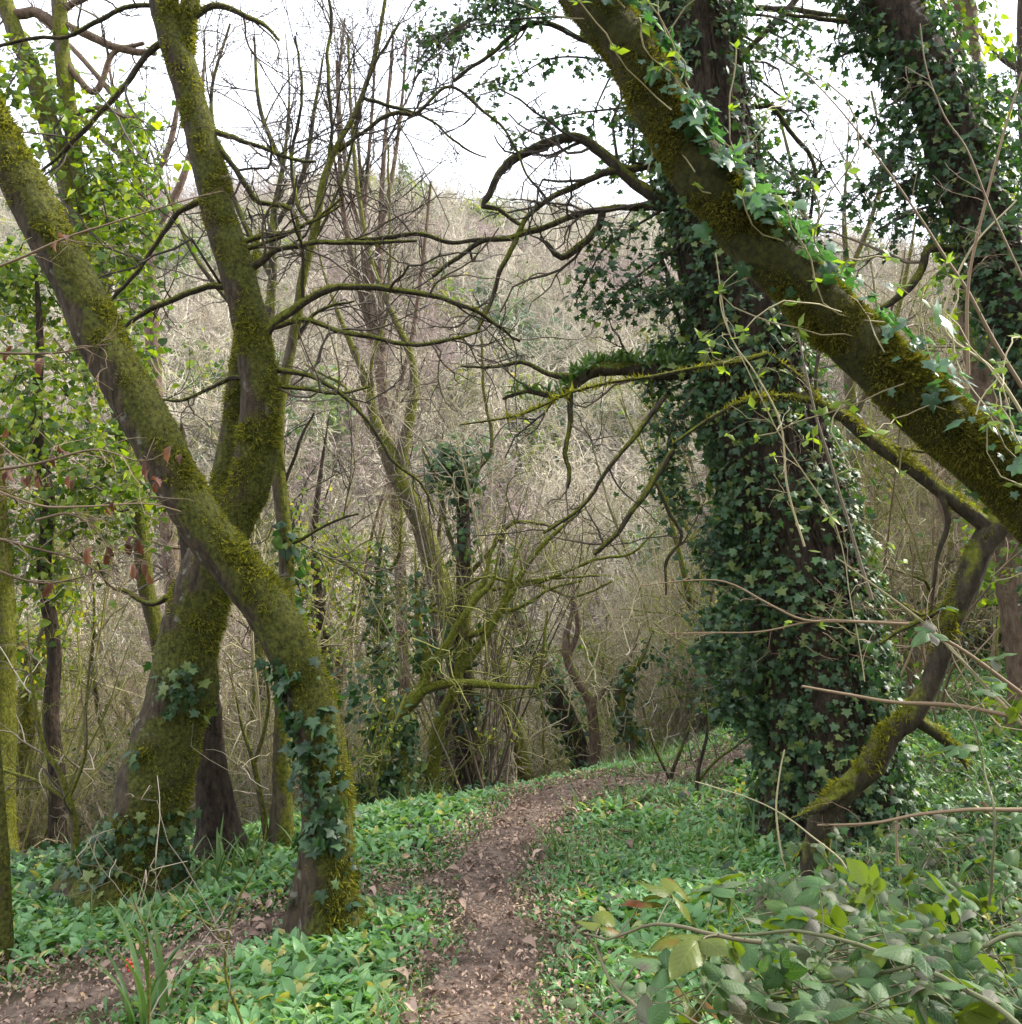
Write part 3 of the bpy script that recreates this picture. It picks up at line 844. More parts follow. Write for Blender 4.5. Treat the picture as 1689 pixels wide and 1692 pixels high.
# mossy limb that runs down-left from the slanting trunk's foot
def vinesH(root, tubes, bl, rng, d0): pass
build_tree('crooked_mossy_tree', 'crooked bright-mossed small tree arching in front of the big ivy-clad trunk, above brambles', 'tree',
    [(1345, 1405, 46, .1), (1362, 1350, 40, .06), (1400, 1305, 40, .03), (1440, 1262, 42), (1470, 1215, 40), (1510, 1178, 36), (1540, 1120, 34), (1562, 1060, 36), (1588, 985, 38), (1618, 915, 40), (1650, 868, 44), (1720, 820, 44)],
    d0=3.7,
    limbs=[[(1630, 868, 26), (1590, 838, 24), (1540, 800, 23), (1490, 762, 24), (1440, 728, 24), (1395, 690, 22), (1350, 662, 20), (1322, 625, 17), (1290, 598, 13), (1268, 580, 10)],
           [(1346, 662, 14), (1290, 655, 10), (1240, 660, 9), (1210, 672, 8), (1160, 700, 6), (1110, 735, 4)],
           [(1268, 584, 9), (1230, 595, 8), (1160, 606, 7), (1080, 622, 6), (1010, 632, 5), (940, 650, 4), (860, 685, 4), (760, 702, 3)],
           [(1500, 1180, 24), (1540, 1205, 20), (1580, 1240, 15), (1600, 1275, 10)],
           [(1405, 1300, 22), (1370, 1325, 18), (1330, 1345, 12), (1306, 1352, 8)],
           [(1400, 1310, 20, .1), (1345, 1380, 18, .1), (1312, 1420, 14, .1)]],
    branches=[[(1592, 978, 16), (1560, 1000, 12), (1500, 1030, 9), (1450, 1060, 6)], [(1352, 660, 8), (1352, 600, 8), (1370, 520, 6), (1382, 470, 4)], [(1440, 730, 8), (1500, 742, 6), (1560, 745, 4)], [(1550, 812, 12), (1560, 860, 12), (1548, 930, 8), (1535, 1010, 6), (1490, 990, 5)]],
    mat='barkD', bmat='barkD', tmat='twigR', twig=dict(k=4, levels=[(0, 0.6, .9, .15, 8, .3), (2, .3, .7, .2, 6, .7)]), moss=dict(dens=34000, len=0.022, bias=-.12, mat='mossY', dir=(.1, 0, .9)), seed=6, sides=14, flare=1.0, amp=.16)

# the big ivy tree
CURLG = strip_tmpl(5, lambda t: .13 * math.sin(max(.06, min(.96, t)) * PI), arc(1.3, .9), .5, .02)
SPRAYS = [[(1090, 70), (1010, 40), (930, 30), (850, 35), (770, 45), (700, 70)], [(770, 30), (720, 60), (690, 100)], [(1100, 150), (1010, 110), (920, 100), (850, 130), (815, 145)],
          [(1110, 190), (1030, 185), (950, 190), (890, 205), (850, 228)], [(1120, 240), (1060, 260), (1010, 290)], [(1130, 330), (1060, 370), (1000, 410), (965, 470), (950, 505)],
          [(1130, 400), (1070, 440), (1020, 480), (985, 520)], [(1150, 470), (1100, 480), (1060, 500)], [(900, 20), (850, 5), (790, 10)], [(1080, 110), (1060, 160), (1050, 220)]]
def ivyG(g, tubes, bl, rng):
    tb = tubes[0]
    ivy_on_tube(g, tb, 2300, 0.038, 0.11, rng, lambda p, n: fbm(p * 3.2 + 5) > -0.1 - .35 * (n[:, 0] < -.4), IVY)
    ivy_on_tube(g, tb, 1300, 0.040, 0.10, rng, lambda p, n: (project(p)[1] > 1150) & (fbm(p * 3) > -.45), IVY)
    ivy_on_tube(g, tb, 420, 0.044, 0.26, rng, lambda p, n: fbm(p * 2.7 + 15) > 0.35, IVY)
    ivy_on_tube(g, tb, 900, 0.038, 0.11, rng, lambda p, n: (n[:, 0] < -0.5) & (fbm(p * 2.0 + 1) > 0.0), IVY)
    ivy_on_tube(g, tb, 1100, 0.038, 0.14, rng, lambda p, n: (n[:, 0] > 0.3) & (fbm(p * 2.2 + 3) > -.35), IVY)
SP_EXTRA = [[(1150, 640), (1110, 700), (1100, 780), (1130, 830)], [(1190, 850), (1180, 900), (1200, 960)], [(1220, 990), (1190, 1040), (1180, 1090)], [(1230, 1100), (1200, 1150), (1235, 1190)], [(1120, 560), (1085, 600), (1100, 640)],
            [(1160, 690), (1120, 750), (1150, 840), (1190, 880)], [(1120, 280), (1090, 340), (1050, 400), (1000, 450)], [(1140, 100), (1120, 180), (1130, 260)], [(1160, 420), (1130, 480), (1100, 540)]]
RSPR = [[(1230, 60), (1290, 100), (1350, 130)], [(1240, 150), (1300, 180), (1360, 175)], [(1250, 240), (1310, 290), (1390, 280)], [(1250, 330), (1320, 320), (1350, 300)], [(1230, 20), (1290, 30), (1340, 60)], [(1270, 380), (1330, 420), (1380, 470)]]
def extraG(root, tubes, bl, rng, d0):
    tb = tubes[0]
    # ropey ivy stems running up the trunk
    g = Geo()
    n = len(tb.C)
    for k in range(95):
        a = rng.random() * 2 * PI; i0 = int(rng.random() * n * .25) * (rng.random() < .5); i1 = n - int(rng.random() * n * .3)
        i = np.arange(i0, i1, 2)
        aa = a + np.cumsum(rng.normal(size=len(i)) * .045)
        c = tb.C[i] + (tb.U[i] * np.cos(aa)[:, None] + tb.W[i] * np.sin(aa)[:, None]) * (tb.R[i] * 1.06 + .012)[:, None]
        r = np.full(len(i), .006 + .016 * rng.random() ** 2)
        batch_tubes(g, c[None], r[None], 6)
    g.build('ivy_stems', M['barkG'], root)
    gd = Geo()
    p, n_, t, r = tb.sample(900, rng)
    px, py, dd_ = project(p); kk = (n_[:, 0] > .1) & (n_[:, 1] < .5) & (py > 760) & (py < 1120)
    p, n_ = p[kk], n_[kk]
    Wd = walk(p, n_ + [.2, 0, .3] + .5 * rng.normal(size=p.shape), .15 + .3 * rng.random(len(p)), 7, .25, (0, 0, 0), rng, .3)
    batch_tubes(gd, Wd, np.full(Wd.shape[:2], .0022), 3)
    grow(gd, Wd, np.full(Wd.shape[:2], .002), [(6, .12, .8, .3, 5, .7)], rng, (0, 0, 0), 3, .0013)
    gd.build('dead_twigs', M['twigR'], root)
    gf = Geo(); tl = bl[0]
    p, n_, t, r = tl.sample(3000, rng); kk = (n_[:, 2] > .3) & (rng.random(3000) < .45); p, n_ = p[kk], n_[kk]
    put_leaves(gf, CURLG, p, rng.normal(size=p.shape) + [0, -.5, .5], n_ + .7 * rng.normal(size=p.shape), .05 + .05 * rng.random(len(p)))
    gf.build('ferns', M['grassb'], root)
    # hanging ivy sprays on long side shoots
    gb, gl = Geo(), Geo()
    for sp, dens, rad, wsc in [(s, 3, .045, 7) for s in SPRAYS] + [(s, 10, .06, 7) for s in SP_EXTRA[:5]] + [(s, 1, .045, 6) for s in RSPR]:
        off = rng.normal() * .25
        c, r = line3([(q[0], q[1], wsc * (1 - .15 * k), off) for k, q in enumerate(sp)], d0, .04, .02)
        batch_tubes(gb, c[None], np.linspace(.009, .003, len(c))[None], 5)
        cc, rr = resamp(c, r, 14)
        col_ = []
        grow(gb, cc[None], np.full((1, 14), .004), [(16, .28, .9, .2, 6, .5), (3, .14, .9, .2, 4, .7)], rng, (0, 0, -.05), 3, .0012, col_)
        for Pl, R in col_:
            leaf_cloud(gl, Pl[:, 1:][::(3 if dens == 1 else 2)], 1, .022, .037, rng, IVY)
        leaf_cloud(gl, cc, dens * 3, rad, .038, rng, IVY)
    gb.build('twigs', M['twigD'], root)
    gl.build('ivy_sprays', M['ivy'], root)
G_BR = [
    [(1180, 605, 40), (1100, 612, 36), (1040, 610, 32), (985, 612, 28), (958, 625, 24), (935, 645, 18), (905, 655, 12), (870, 650, 9), (830, 662, 6)],
    [(950, 625, 16), (905, 618, 10), (860, 600, 8), (810, 610, 6), (760, 602, 4)],
    [(938, 650, 14), (940, 700, 10), (932, 750, 9), (941, 775, 9), (938, 805, 6)],
    [(1120, 350, 26), (1060, 310, 24), (1010, 262, 22), (960, 228, 20), (905, 235, 18), (850, 260, 17), (820, 290, 15), (808, 320, 13), (800, 340, 11), (825, 345, 9), (860, 372, 8)],
    [(1130, 345, 14), (1050, 342, 13), (1000, 345, 12), (940, 362, 12), (890, 380, 12), (840, 395, 11), (800, 400, 10), (760, 425, 9), (715, 456, 8)],
    [(1000, 285, 14), (940, 310, 12), (900, 335, 10), (870, 362, 10), (855, 400, 10), (830, 450, 9), (805, 510, 8), (785, 550, 5)],
    [(800, 398, 8), (740, 400, 8), (690, 386, 9), (640, 392, 9), (590, 396, 8), (555, 398, 5)],
    [(1090, 60, 12), (1000, 80, 10), (900, 40, 10), (850, 60, 9), (800, 100, 8), (752, 134, 6)],
    [(1100, 650, 10, -.3), (1050, 720, 9, -.3), (1000, 780, 8, -.3), (960, 840, 7, -.3), (900, 880, 6, -.3)],
    [(1110, 740, 12, -.3), (1080, 790, 12, -.3), (1050, 840, 11, -.3), (1010, 890, 10, -.3), (985, 915, 8, -.3)],
    [(1080, 792, 8, -.3), (1100, 840, 8, -.3), (1122, 885, 7, -.3), (1100, 930, 6, -.3), (1098, 985, 4, -.3)],
    [(1000, 345, 14), (990, 380, 14), (960, 405, 14), (930, 425, 12), (905, 400, 8)],
    [(1220, 100, 12), (1260, 60, 12), (1310, 10, 12), (1340, -30, 10)],
    [(1190, 20, 14), (1260, 15, 12), (1340, 20, 10), (1420, 30, 6)],
    [(1270, 170, 10), (1310, 220, 9), (1350, 280, 8), (1340, 360, 6)],
    [(1090, 420, 10), (1110, 480, 8), (1130, 560, 7)],
]
build_tree('ivy_clad_tree', 'huge ivy-clad tree with ropey stems standing beyond the path under the slanting mossy trunk', 'tree',
    [(1378, 1395, 190), (1372, 1300, 176), (1366, 1200, 180), (1352, 1100, 176), (1335, 1000, 176), (1315, 900, 172), (1290, 800, 168), (1262, 700, 160), (1240, 600, 152), (1218, 500, 148), (1196, 400, 142), (1178, 300, 140), (1160, 200, 136), (1146, 100, 134), (1132, 0, 132), (1115, -120, 124)],
    d0=5.4, branches=G_BR, mat='barkG', bmat='barkD', tmat='twigD', twig=dict(k=4, levels=TW['levels']), moss=dict(dens=600, len=.02, bias=-.3, mat='moss', br=14), ivy=ivyG, extra=extraG, seed=8, sides=34, flare=1.3, amp=.08, ridge=.16)

# second ivy tree at the right
def ivyI(g, tubes, bl, rng):
    for tb in tubes:
        ivy_on_tube(g, tb, 2800, 0.038, 0.13, rng, lambda p, n: fbm(p * 2.8 + 9) > -0.5, IVY)
def extraI(root, tubes, bl, rng, d0):
    gl, gb = Geo(), Geo()
    for sp in [[(1450, 20), (1420, 10), (1400, 40)], [(1460, 70), (1420, 80), (1385, 95)], [(1500, 160), (1460, 180), (1440, 215)], [(1520, 210), (1490, 240), (1460, 290)], [(1540, 260), (1500, 300), (1450, 320)],
               [(1560, 330), (1490, 360), (1450, 380)], [(1600, 130), (1650, 150), (1680, 170)], [(1640, 300), (1670, 260), (1690, 230)], [(1480, 250), (1440, 300), (1400, 340)]]:
        c, r = line3([(q[0], q[1], 6, rng.normal() * .2) for q in sp], d0, .04)
        cc, rr = resamp(c, r, 12)
        col_ = []
        batch_tubes(gb, cc[None], np.full((1, 12), .006), 4)
        grow(gb, cc[None], np.full((1, 12), .004), [(14, .3, .9, .2, 6, .5), (3, .14, .9, .2, 4, .7)], rng, (0, 0, -.05), 3, .0012, col_)
        for Pl, R in col_: leaf_cloud(gl, Pl[::3, 1:], 1, .022, .042, rng, IVY)
        leaf_cloud(gl, cc, 4, .05, .044, rng, IVY)
    gb.build('twigs', M['twigD'], root)
    gl.build('ivy_sprays', M['ivy'], root)
build_tree('ivy_clad_tree', 'second ivy-clad tree, curving up behind bare thin twigs, with a mossy elbow branch', 'tree',
    [(1790, 1040, 90), (1770, 900, 88), (1745, 760, 86), (1720, 640, 84), (1690, 540, 84), (1655, 440, 84), (1620, 350, 84), (1585, 270, 82), (1560, 190, 80), (1530, 120, 78), (1500, 60, 76), (1470, 0, 74), (1430, -90, 70)],
    d0=4.9, branches=[[(1680, 408, 16), (1620, 410, 16), (1560, 408, 15), (1532, 412, 16), (1522, 445, 16), (1500, 478, 15), (1470, 500, 13), (1440, 520, 8)], [(1500, 60, 18), (1440, 40, 14), (1385, 30, 10), (1300, 20, 6)]],
    mat='barkG', bmat='barkD', tmat='twigD', twig=dict(k=4, levels=TW['levels']), ivy=ivyI, extra=extraI, moss=dict(dens=300, len=.02, bias=-.3, mat='mossY', br=40), seed=9, sides=24, ridge=.1)

# upright ivied trunk behind it, reddish lower down
build_tree('ivy_topped_tree', 'upright reddish trunk with sunlit ivy round its upper part, behind the curving ivy tree', 'tree',
    [(1690, 1120, 44), (1672, 980, 44), (1655, 800, 48), (1632, 640, 54), (1616, 520, 60), (1608, 400, 62), (1600, 260, 62), (1592, 120, 58), (1580, -20, 54)],
    d0=6.6, mat='barkR', twig=None, seed=10, sides=18,
    extra=lambda root, tubes, bl, rng, d0: (lambda g: (ivy_on_tube(g, tubes[0], 700, .052, .2, rng, lambda p, n: (project(p)[1] < 520) | (fbm(p * 2) > .2)), g.build('ivy', M['ivyL'], root)))(Geo()))

# ------------------------------------------------------------------ left side
def pole_extra(root, tubes, bl, rng, d0):
    g = Geo()
    ivy_on_tube(g, tubes[0], 500, .055, .05, rng, lambda p, n: (project(p)[1] > 860) & (project(p)[1] < 1030), IVYS)
    g.build('ivy', M['ivy'], root)
build_tree('pole_tree', 'slender straight mossy tree beside the forked tree, its top forking thinly', 'tree',
    [(466, 1408, 34), (466, 1300, 30), (468, 1180, 28), (472, 1060, 27), (474, 960, 26), (470, 880, 25), (462, 800, 24), (458, 740, 22), (462, 670, 20), (476, 600, 18), (490, 530, 16), (500, 460, 15), (520, 380, 14), (535, 300, 12), (558, 240, 10), (590, 180, 8), (620, 90, 7), (640, -20, 6)],
    branches=[[(520, 385, 8), (490, 330, 8), (480, 250, 7), (500, 160, 6), (488, 60, 4)], [(535, 300, 8), (548, 200, 7), (545, 100, 7), (548, 20, 6), (530, -60, 5)], [(556, 245, 8), (600, 215, 8), (650, 190, 8), (690, 190, 8), (735, 148, 6), (780, 170, 6), (830, 215, 5), (870, 290, 5), (905, 330, 4)],
              [(680, 188, 6), (720, 205, 5), (765, 245, 4), (800, 262, 3)], [(492, 560, 8), (520, 520, 7), (548, 505, 6), (585, 500, 4)], [(480, 900, 7), (540, 870, 6), (590, 850, 4)], [(470, 800, 7), (500, 720, 6), (520, 680, 4)], [(520, 400, 6), (560, 300, 6), (610, 130, 6), (660, 40, 5)]],
    mat='barkB', bmat='barkD', tmat='twigD', twig=dict(k=9, trunk=False, levels=[(0, 0.9, .75, .16, 9, .5), (4, .45, .7, .18, 6, .7), (3, .22, .7, .2, 4, .8)]), moss=dict(dens=9000, len=.012, bias=.1, mat='moss'), extra=pole_extra, seed=12, sides=16, flare=1.3)
build_tree('dark_stump_tree', 'dark rough trunk standing just behind the forked tree, ivy stems up its side', 'tree',
    [(368, 1420, 62), (358, 1340, 52), (348, 1260, 46), (342, 1180, 42), (335, 1090, 40), (325, 980, 38), (310, 850, 36), (300, 700, 32)],
    mat='barkG', twig=None, seed=13, sides=18, ridge=.15)
def ivyC(g, tubes, bl, rng):
    ivy_on_tube(g, tubes[0], 500, .05, .06, rng, lambda p, n: fbm(p * 3) > -.1, IVYS)
build_tree('leaning_ash', 'grey trunk with ivied foot leaning left behind the forked tree', 'tree',
    [(205, 1370, 66), (180, 1280, 60), (160, 1180, 56), (140, 1080, 52), (118, 990, 46), (92, 900, 38), (66, 810, 30), (40, 740, 24), (20, 690, 18)],
    mat='barkB', bmat='barkD', twig=dict(k=5, levels=TW['levels']), tmat='twigG', branches=[[(118, 975, 14), (150, 1010, 13), (180, 1070, 12), (215, 1130, 12), (235, 1190, 11), (240, 1260, 8)], [(100, 930, 10), (60, 880, 8), (0, 850, 6)]], moss=dict(dens=5000, len=.014, bias=.1), ivy=ivyC, seed=14, sides=18)
build_tree('ochre_mossed_tree', 'trunk with orange-yellow moss rising at the very edge of the view, behind bare twigs', 'tree',
    [(-6, 1330, 54), (0, 1230, 48), (4, 1130, 40), (6, 1030, 36), (2, 930, 34), (-6, 830, 32), (-16, 700, 32)],
    d0=6.0, mat='barkB', twig=None, moss=dict(dens=9000, len=.018, bias=.2, mat='mossY'), seed=15, sides=16)
build_tree('thin_mossed_post', 'thin brown-footed stem with yellow moss at the very edge, in front of the garlic', 'sapling',
    [(6, 1590, 26), (6, 1500, 24), (4, 1420, 22), (-2, 1330, 20), (-8, 1240, 18), (-20, 1100, 16)],
    mat='barkA', twig=None, moss=dict(dens=20000, len=.012, bias=-.1), seed=16, sides=12, flare=1.2)

def sunny_extra(poly, dens, rad, size, mat='ivyL', d_off=.3):
    def f(root, tubes, bl, rng, d0):
        g, gb = Geo(), Geo()
        for sp in poly:
            c, r = line3([(q[0], q[1], 5, rng.normal() * d_off) for q in sp], d0, .08)
            cc, rr = resamp(c, r, 14)
            col_ = []
            batch_tubes(gb, cc[None], np.full((1, 14), .006), 4)
            grow(gb, cc[None], np.full((1, 14), .004), [(14, .45, .9, .2, 6, .5), (3, .2, .9, .2, 4, .7)], rng, (0, 0, -.03), 3, .002, col_)
            for Pl, R in col_: leaf_cloud(g, Pl[::2, 1:], 1, .03, size, rng, IVYS)
            leaf_cloud(g, cc, int(dens * .6), rad * 1.15, size * .85, rng, IVYS)
        gb.build('twigs', M['twigD'], root)
        g.build('ivy', M[mat], root)
    return f
build_tree('ivied_ash', 'tall pale trunk wrapped in sunlit yellow-green ivy behind the leaning trunk', 'tree',
    [(270, 1180, 26), (262, 1060, 26), (240, 960, 26), (232, 860, 28), (212, 770, 30), (200, 680, 32), (186, 590, 34), (165, 500, 36), (150, 430, 36), (125, 350, 36), (105, 280, 32), (80, 200, 32), (55, 120, 30), (20, 40, 28), (-10, -60, 26)],
    d0=7.0, mat='barkB', bmat='barkR', tmat='twigD', twig=dict(k=3, levels=TW['levels']),
    limbs=[[(150, 430, 30), (135, 330, 28), (122, 240, 26), (112, 160, 26), (102, 80, 26), (98, 0, 24), (90, -80, 20)]],
    branches=[[(105, 60, 18), (60, 20, 20), (30, 22, 20), (-10, 10, 18)], [(100, 40, 14), (150, 60, 16), (200, 80, 15), (260, 88, 10)], [(100, 20, 14), (150, -10, 12)], [(115, 190, 10), (170, 175, 9), (230, 205, 8)], [(105, 95, 14), (160, 150, 12), (190, 90, 10), (240, 70, 8)]],
    extra=sunny_extra([[(70, 130), (100, 200), (60, 260)], [(190, 200), (215, 250), (235, 310)], [(180, 250), (200, 320), (240, 350)], [(150, 280), (180, 340), (230, 380), (255, 400)], [(170, 330), (190, 400), (240, 440)], [(130, 230), (150, 300), (165, 380)], [(180, 420), (200, 470), (220, 520)], [(60, 100), (30, 120), (10, 150)], [(150, 200), (190, 180), (215, 200)], [(200, 520), (215, 570), (225, 610)], [(110, 330), (130, 400), (150, 470)]], 22, .10, .06), seed=17, sides=16)
build_tree('ivied_thicket_tree', 'tree hidden in bright yellow-green ivy beside the thick leaning trunk, dead leaves hanging before it', 'tree',
    [(96, 1290, 26), (84, 1180, 25), (90, 1080, 23), (74, 950, 22), (78, 820, 22), (60, 700, 22), (66, 560, 20), (56, 400, 16)],
    d0=6.4, mat='barkG', bmat='barkD', twig=None,
    extra=sunny_extra([[(30, 620), (60, 680), (20, 740)], [(100, 640), (150, 700), (190, 760)], [(60, 760), (110, 800), (170, 810)], [(90, 700), (140, 740), (210, 790)], [(180, 780), (220, 800), (250, 830)], [(0, 800), (40, 840), (90, 870)], [(10, 440), (40, 480), (20, 540)], [(90, 560), (130, 610), (160, 640)], [(0, 560), (30, 600), (10, 660)],
                       [(80, 480), (110, 520), (150, 560)], [(120, 840), (170, 850), (220, 840)], [(20, 900), (60, 930), (90, 960)], [(40, 400), (20, 440), (0, 480)], [(0, 700), (50, 720), (100, 740)]], 24, .11, .055, d_off=.35), seed=18, sides=14)

build_tree('bright_ivied_tree', 'small tree with bright green ivy glowing behind the pole tree', 'tree',
    [(560, 1330, 18), (550, 1200, 18), (540, 1080, 17), (525, 980, 16), (520, 880, 14), (530, 780, 12), (545, 680, 9)], d0=9.3, mat='barkG', twig=None,
    extra=sunny_extra([[(490, 830), (500, 880), (520, 930)], [(520, 900), (540, 950), (560, 1000)], [(480, 940), (500, 990), (490, 1040)], [(540, 860), (560, 900), (590, 930)], [(500, 1020), (530, 1060), (540, 1100)]], 26, .12, .055), seed=21, sides=10)
build_tree('moss_limbed_tree', 'mossy trunk forking low behind the leaning ash, touched with yellow ivy', 'tree',
    [(30, 1290, 34), (40, 1200, 32), (52, 1120, 30), (75, 1060, 26), (88, 990, 22), (84, 900, 18), (95, 800, 14)], d0=6.9,
    limbs=[[(56, 1115, 20), (30, 1070, 18), (10, 1010, 16), (-20, 950, 12)]], mat='barkB', tmat='twigG', twig=dict(k=5, levels=TW['levels'], trunk=True), moss=dict(dens=9000, len=.02, bias=.2, mat='mossY'),
    extra=sunny_extra([[(80, 940), (90, 990), (80, 1040)], [(20, 1040), (50, 1080), (70, 1120)]], 14, .09, .05), seed=22, sides=12)

# dead beech-like twigs with hanging brown leaves
def dead_twigs():
    rng = np.random.default_rng(19)
    runs = [([(-40, 452), (40, 425), (110, 395), (220, 360), (300, 335), (366, 318)], 3.3), ([(-40, 578), (40, 582), (110, 580), (186, 567)], 3.2), ([(-40, 700), (30, 760), (60, 790), (0, 830)], 3.4), ([(-30, 780), (60, 765), (160, 740), (240, 760), (285, 740)], 3.1),
            ([(-40, 800), (60, 835), (130, 838), (240, 830), (300, 845)], 3.4), ([(-40, 880), (60, 905), (140, 930), (190, 975), (240, 990)], 3.4), ([(-30, 930), (60, 960), (130, 955), (200, 930)], 3.6), ([(60, 860), (120, 850), (170, 890), (190, 950)], 3.4)]
    root = thing('dead_leaved_branch', 'thin bare twigs hung with curled brown dead leaves before the leaning trunk and the ivy', 'branch', tuple(float(v) for v in P(-40, 780, 3.3)))
    gb, gl = Geo(), Geo()
    for pts, d in runs:
        c, r = line3([(a, b, 5) for a, b in pts], d, .03, .01)
        cc, rr = resamp(c, r, 20)
        batch_tubes(gb, cc[None], np.linspace(.0055, .002, 20)[None], 5)
        col_ = []
        grow(gb, cc[None], np.full((1, 20), .003), [(9, .3, .8, .15, 8, .6), (2, .13, .8, .2, 4, .7)], rng, (0, 0, 0), 3, .001, col_)
    spots = [(95, 408), (12, 590), (62, 605), (240, 775), (246, 800), (290, 750), (60, 800), (130, 800), (180, 840), (218, 895), (232, 930), (165, 915), (88, 975), (140, 915), (20, 780), (200, 910), (10, 720), (225, 950), (100, 755), (45, 790)]
    for (a, b) in spots:
        for q in range(2):
            p = P(a + rng.normal() * 7, b + rng.normal() * 6 - 8, 3.25 + .15 * rng.normal())[None]
            tipd = np.array([[.25 * rng.normal(), .2 * rng.normal(), -1]])
            put_leaves(gl, DEADT, p, rng.normal(size=(1, 3)) * .6 + np.array([[0, -1, 0]]), tipd, .042 + .022 * rng.random())
    gb.build('twigs', M['twigR'], root)
    gl.build('dead_leaves', M['deadleaf'], root)
DEADT = strip_tmpl(9, lambda t: .2 * math.sin(max(.02, t) * PI) ** .8 * (1 if t < .98 else .2) * (1 + .16 * (-1) ** int(t * 8.01)), arc(.9, .3), 1.1, .05)
dead_twigs()

# ================================================================== trees and shrubs on the slope beyond the crest
def ivy_some(dens, y0, y1, size=.05, thick=.09, which=None, thr=-.3):
    def f(g, tubes, bl, rng):
        for t2 in tubes + (bl if which == 'all' else []):
            ivy_on_tube(g, t2, dens, size, thick, rng, lambda p, n: (project(p)[1] > y0) & (project(p)[1] < y1) & (fbm(p * 2.5) > thr), IVYS)
    return f
MTW = dict(k=3.6, trunk=True, rmin=.0022, trop=(0, 0, 0), levels=[(0, 1.3, 1.0, .26, 12, .4), (3, .5, .85, .3, 8, .7), (3, .26, .8, .34, 5, .8)])
MM = dict(dens=3500, len=.02, bias=.05, mat='moss')
build_tree('leaning_alder', 'mossy trunk behind the crest, leaning left and splitting into two tall leaders', 'tree',
    [(772, 1330, 34), (768, 1200, 34), (755, 1080, 34), (736, 1000, 36), (712, 920, 36), (690, 850, 34), (660, 790, 32), (640, 745, 28), (622, 700, 20), (606, 640, 18), (585, 580, 16), (560, 520, 13), (535, 450, 10), (520, 380, 8)], d0=8.6,
    limbs=[[(662, 790, 24), (668, 730, 20), (680, 680, 16), (684, 620, 14), (672, 570, 12), (640, 500, 9), (610, 420, 8), (590, 300, 7), (580, 180, 5), (575, 60, 4)]],
    branches=[[(640, 745, 10), (600, 690, 8), (570, 640, 6), (500, 600, 4)], [(620, 700, 8), (615, 600, 7), (640, 500, 6), (645, 380, 5), (640, 240, 4)]],
    mat='barkB', bmat='barkB', tmat='twigG', twig=MTW, moss=MM, seed=31, sides=14)
build_tree('dark_ivied_tree', 'dark upright trunk behind the crest with an ivy cap where it was broken off', 'tree',
    [(776, 1320, 44), (774, 1250, 42), (768, 1180, 40), (764, 1100, 34), (764, 1020, 26), (766, 940, 24), (766, 860, 22), (762, 790, 20), (752, 765, 16)], d0=7.9,
    branches=[[(770, 830, 10), (790, 780, 9), (812, 735, 8), (800, 650, 6), (796, 560, 5)], [(766, 960, 9), (740, 870, 8), (725, 800, 7), (700, 740, 5)], [(766, 960, 9), (810, 910, 8), (850, 864, 8), (900, 866, 6), (930, 880, 4)], [(764, 1000, 8), (720, 1010, 8), (680, 1020, 7), (650, 1000, 4)], [(766, 990, 9), (820, 975, 8), (880, 966, 7), (950, 985, 5), (1010, 960, 4)]],
    mat='barkG', bmat='barkB', tmat='twigG', twig=MTW, moss=dict(dens=2000, len=.02, bias=-.1, br=3), ivy=lambda g, t, b, r: (ivy_some(700, 700, 1300, .05, .08, None, 0.0)(g, t, b, r), leaf_cloud(g, np.array([P(752 + dx, 765 + dy, 7.9) for dx, dy in ((0, 0), (-10, 20), (12, 10), (-18, -10), (8, -22), (20, 30), (-25, 25))]), 60, .09, .055, r)), seed=32, sides=16)
build_tree('curving_mossy_tree', 'slim bright-mossed tree behind the crest that bends and sends long arms to the upper right', 'tree',
    [(712, 1325, 22), (716, 1260, 22), (724, 1200, 22), (742, 1160, 20), (756, 1120, 18), (766, 1060, 17), (776, 1000, 16), (800, 960, 13), (815, 900, 10), (830, 860, 8)], d0=7.6,
    limbs=[[(760, 1110, 14), (790, 1070, 13), (820, 1020, 13), (845, 980, 12), (880, 920, 10), (930, 870, 8), (980, 830, 6)], [(776, 1050, 11), (800, 1040, 11), (830, 1000, 10), (850, 930, 8), (870, 880, 6)]],
    branches=[[(835, 1012, 8), (870, 1000, 7), (900, 978, 6), (960, 960, 4)], [(850, 970, 7), (900, 960, 7), (980, 925, 6), (1040, 915, 5), (1085, 880, 3)], [(700, 1010, 6), (760, 975, 6), (800, 955, 6), (850, 962, 6), (940, 955, 5), (1000, 950, 3)]],
    mat='barkY', bmat='barkY', tmat='twigO', twig=MTW, moss=dict(dens=4500, len=.016, bias=.2, mat='mossY'), seed=33, sides=12)
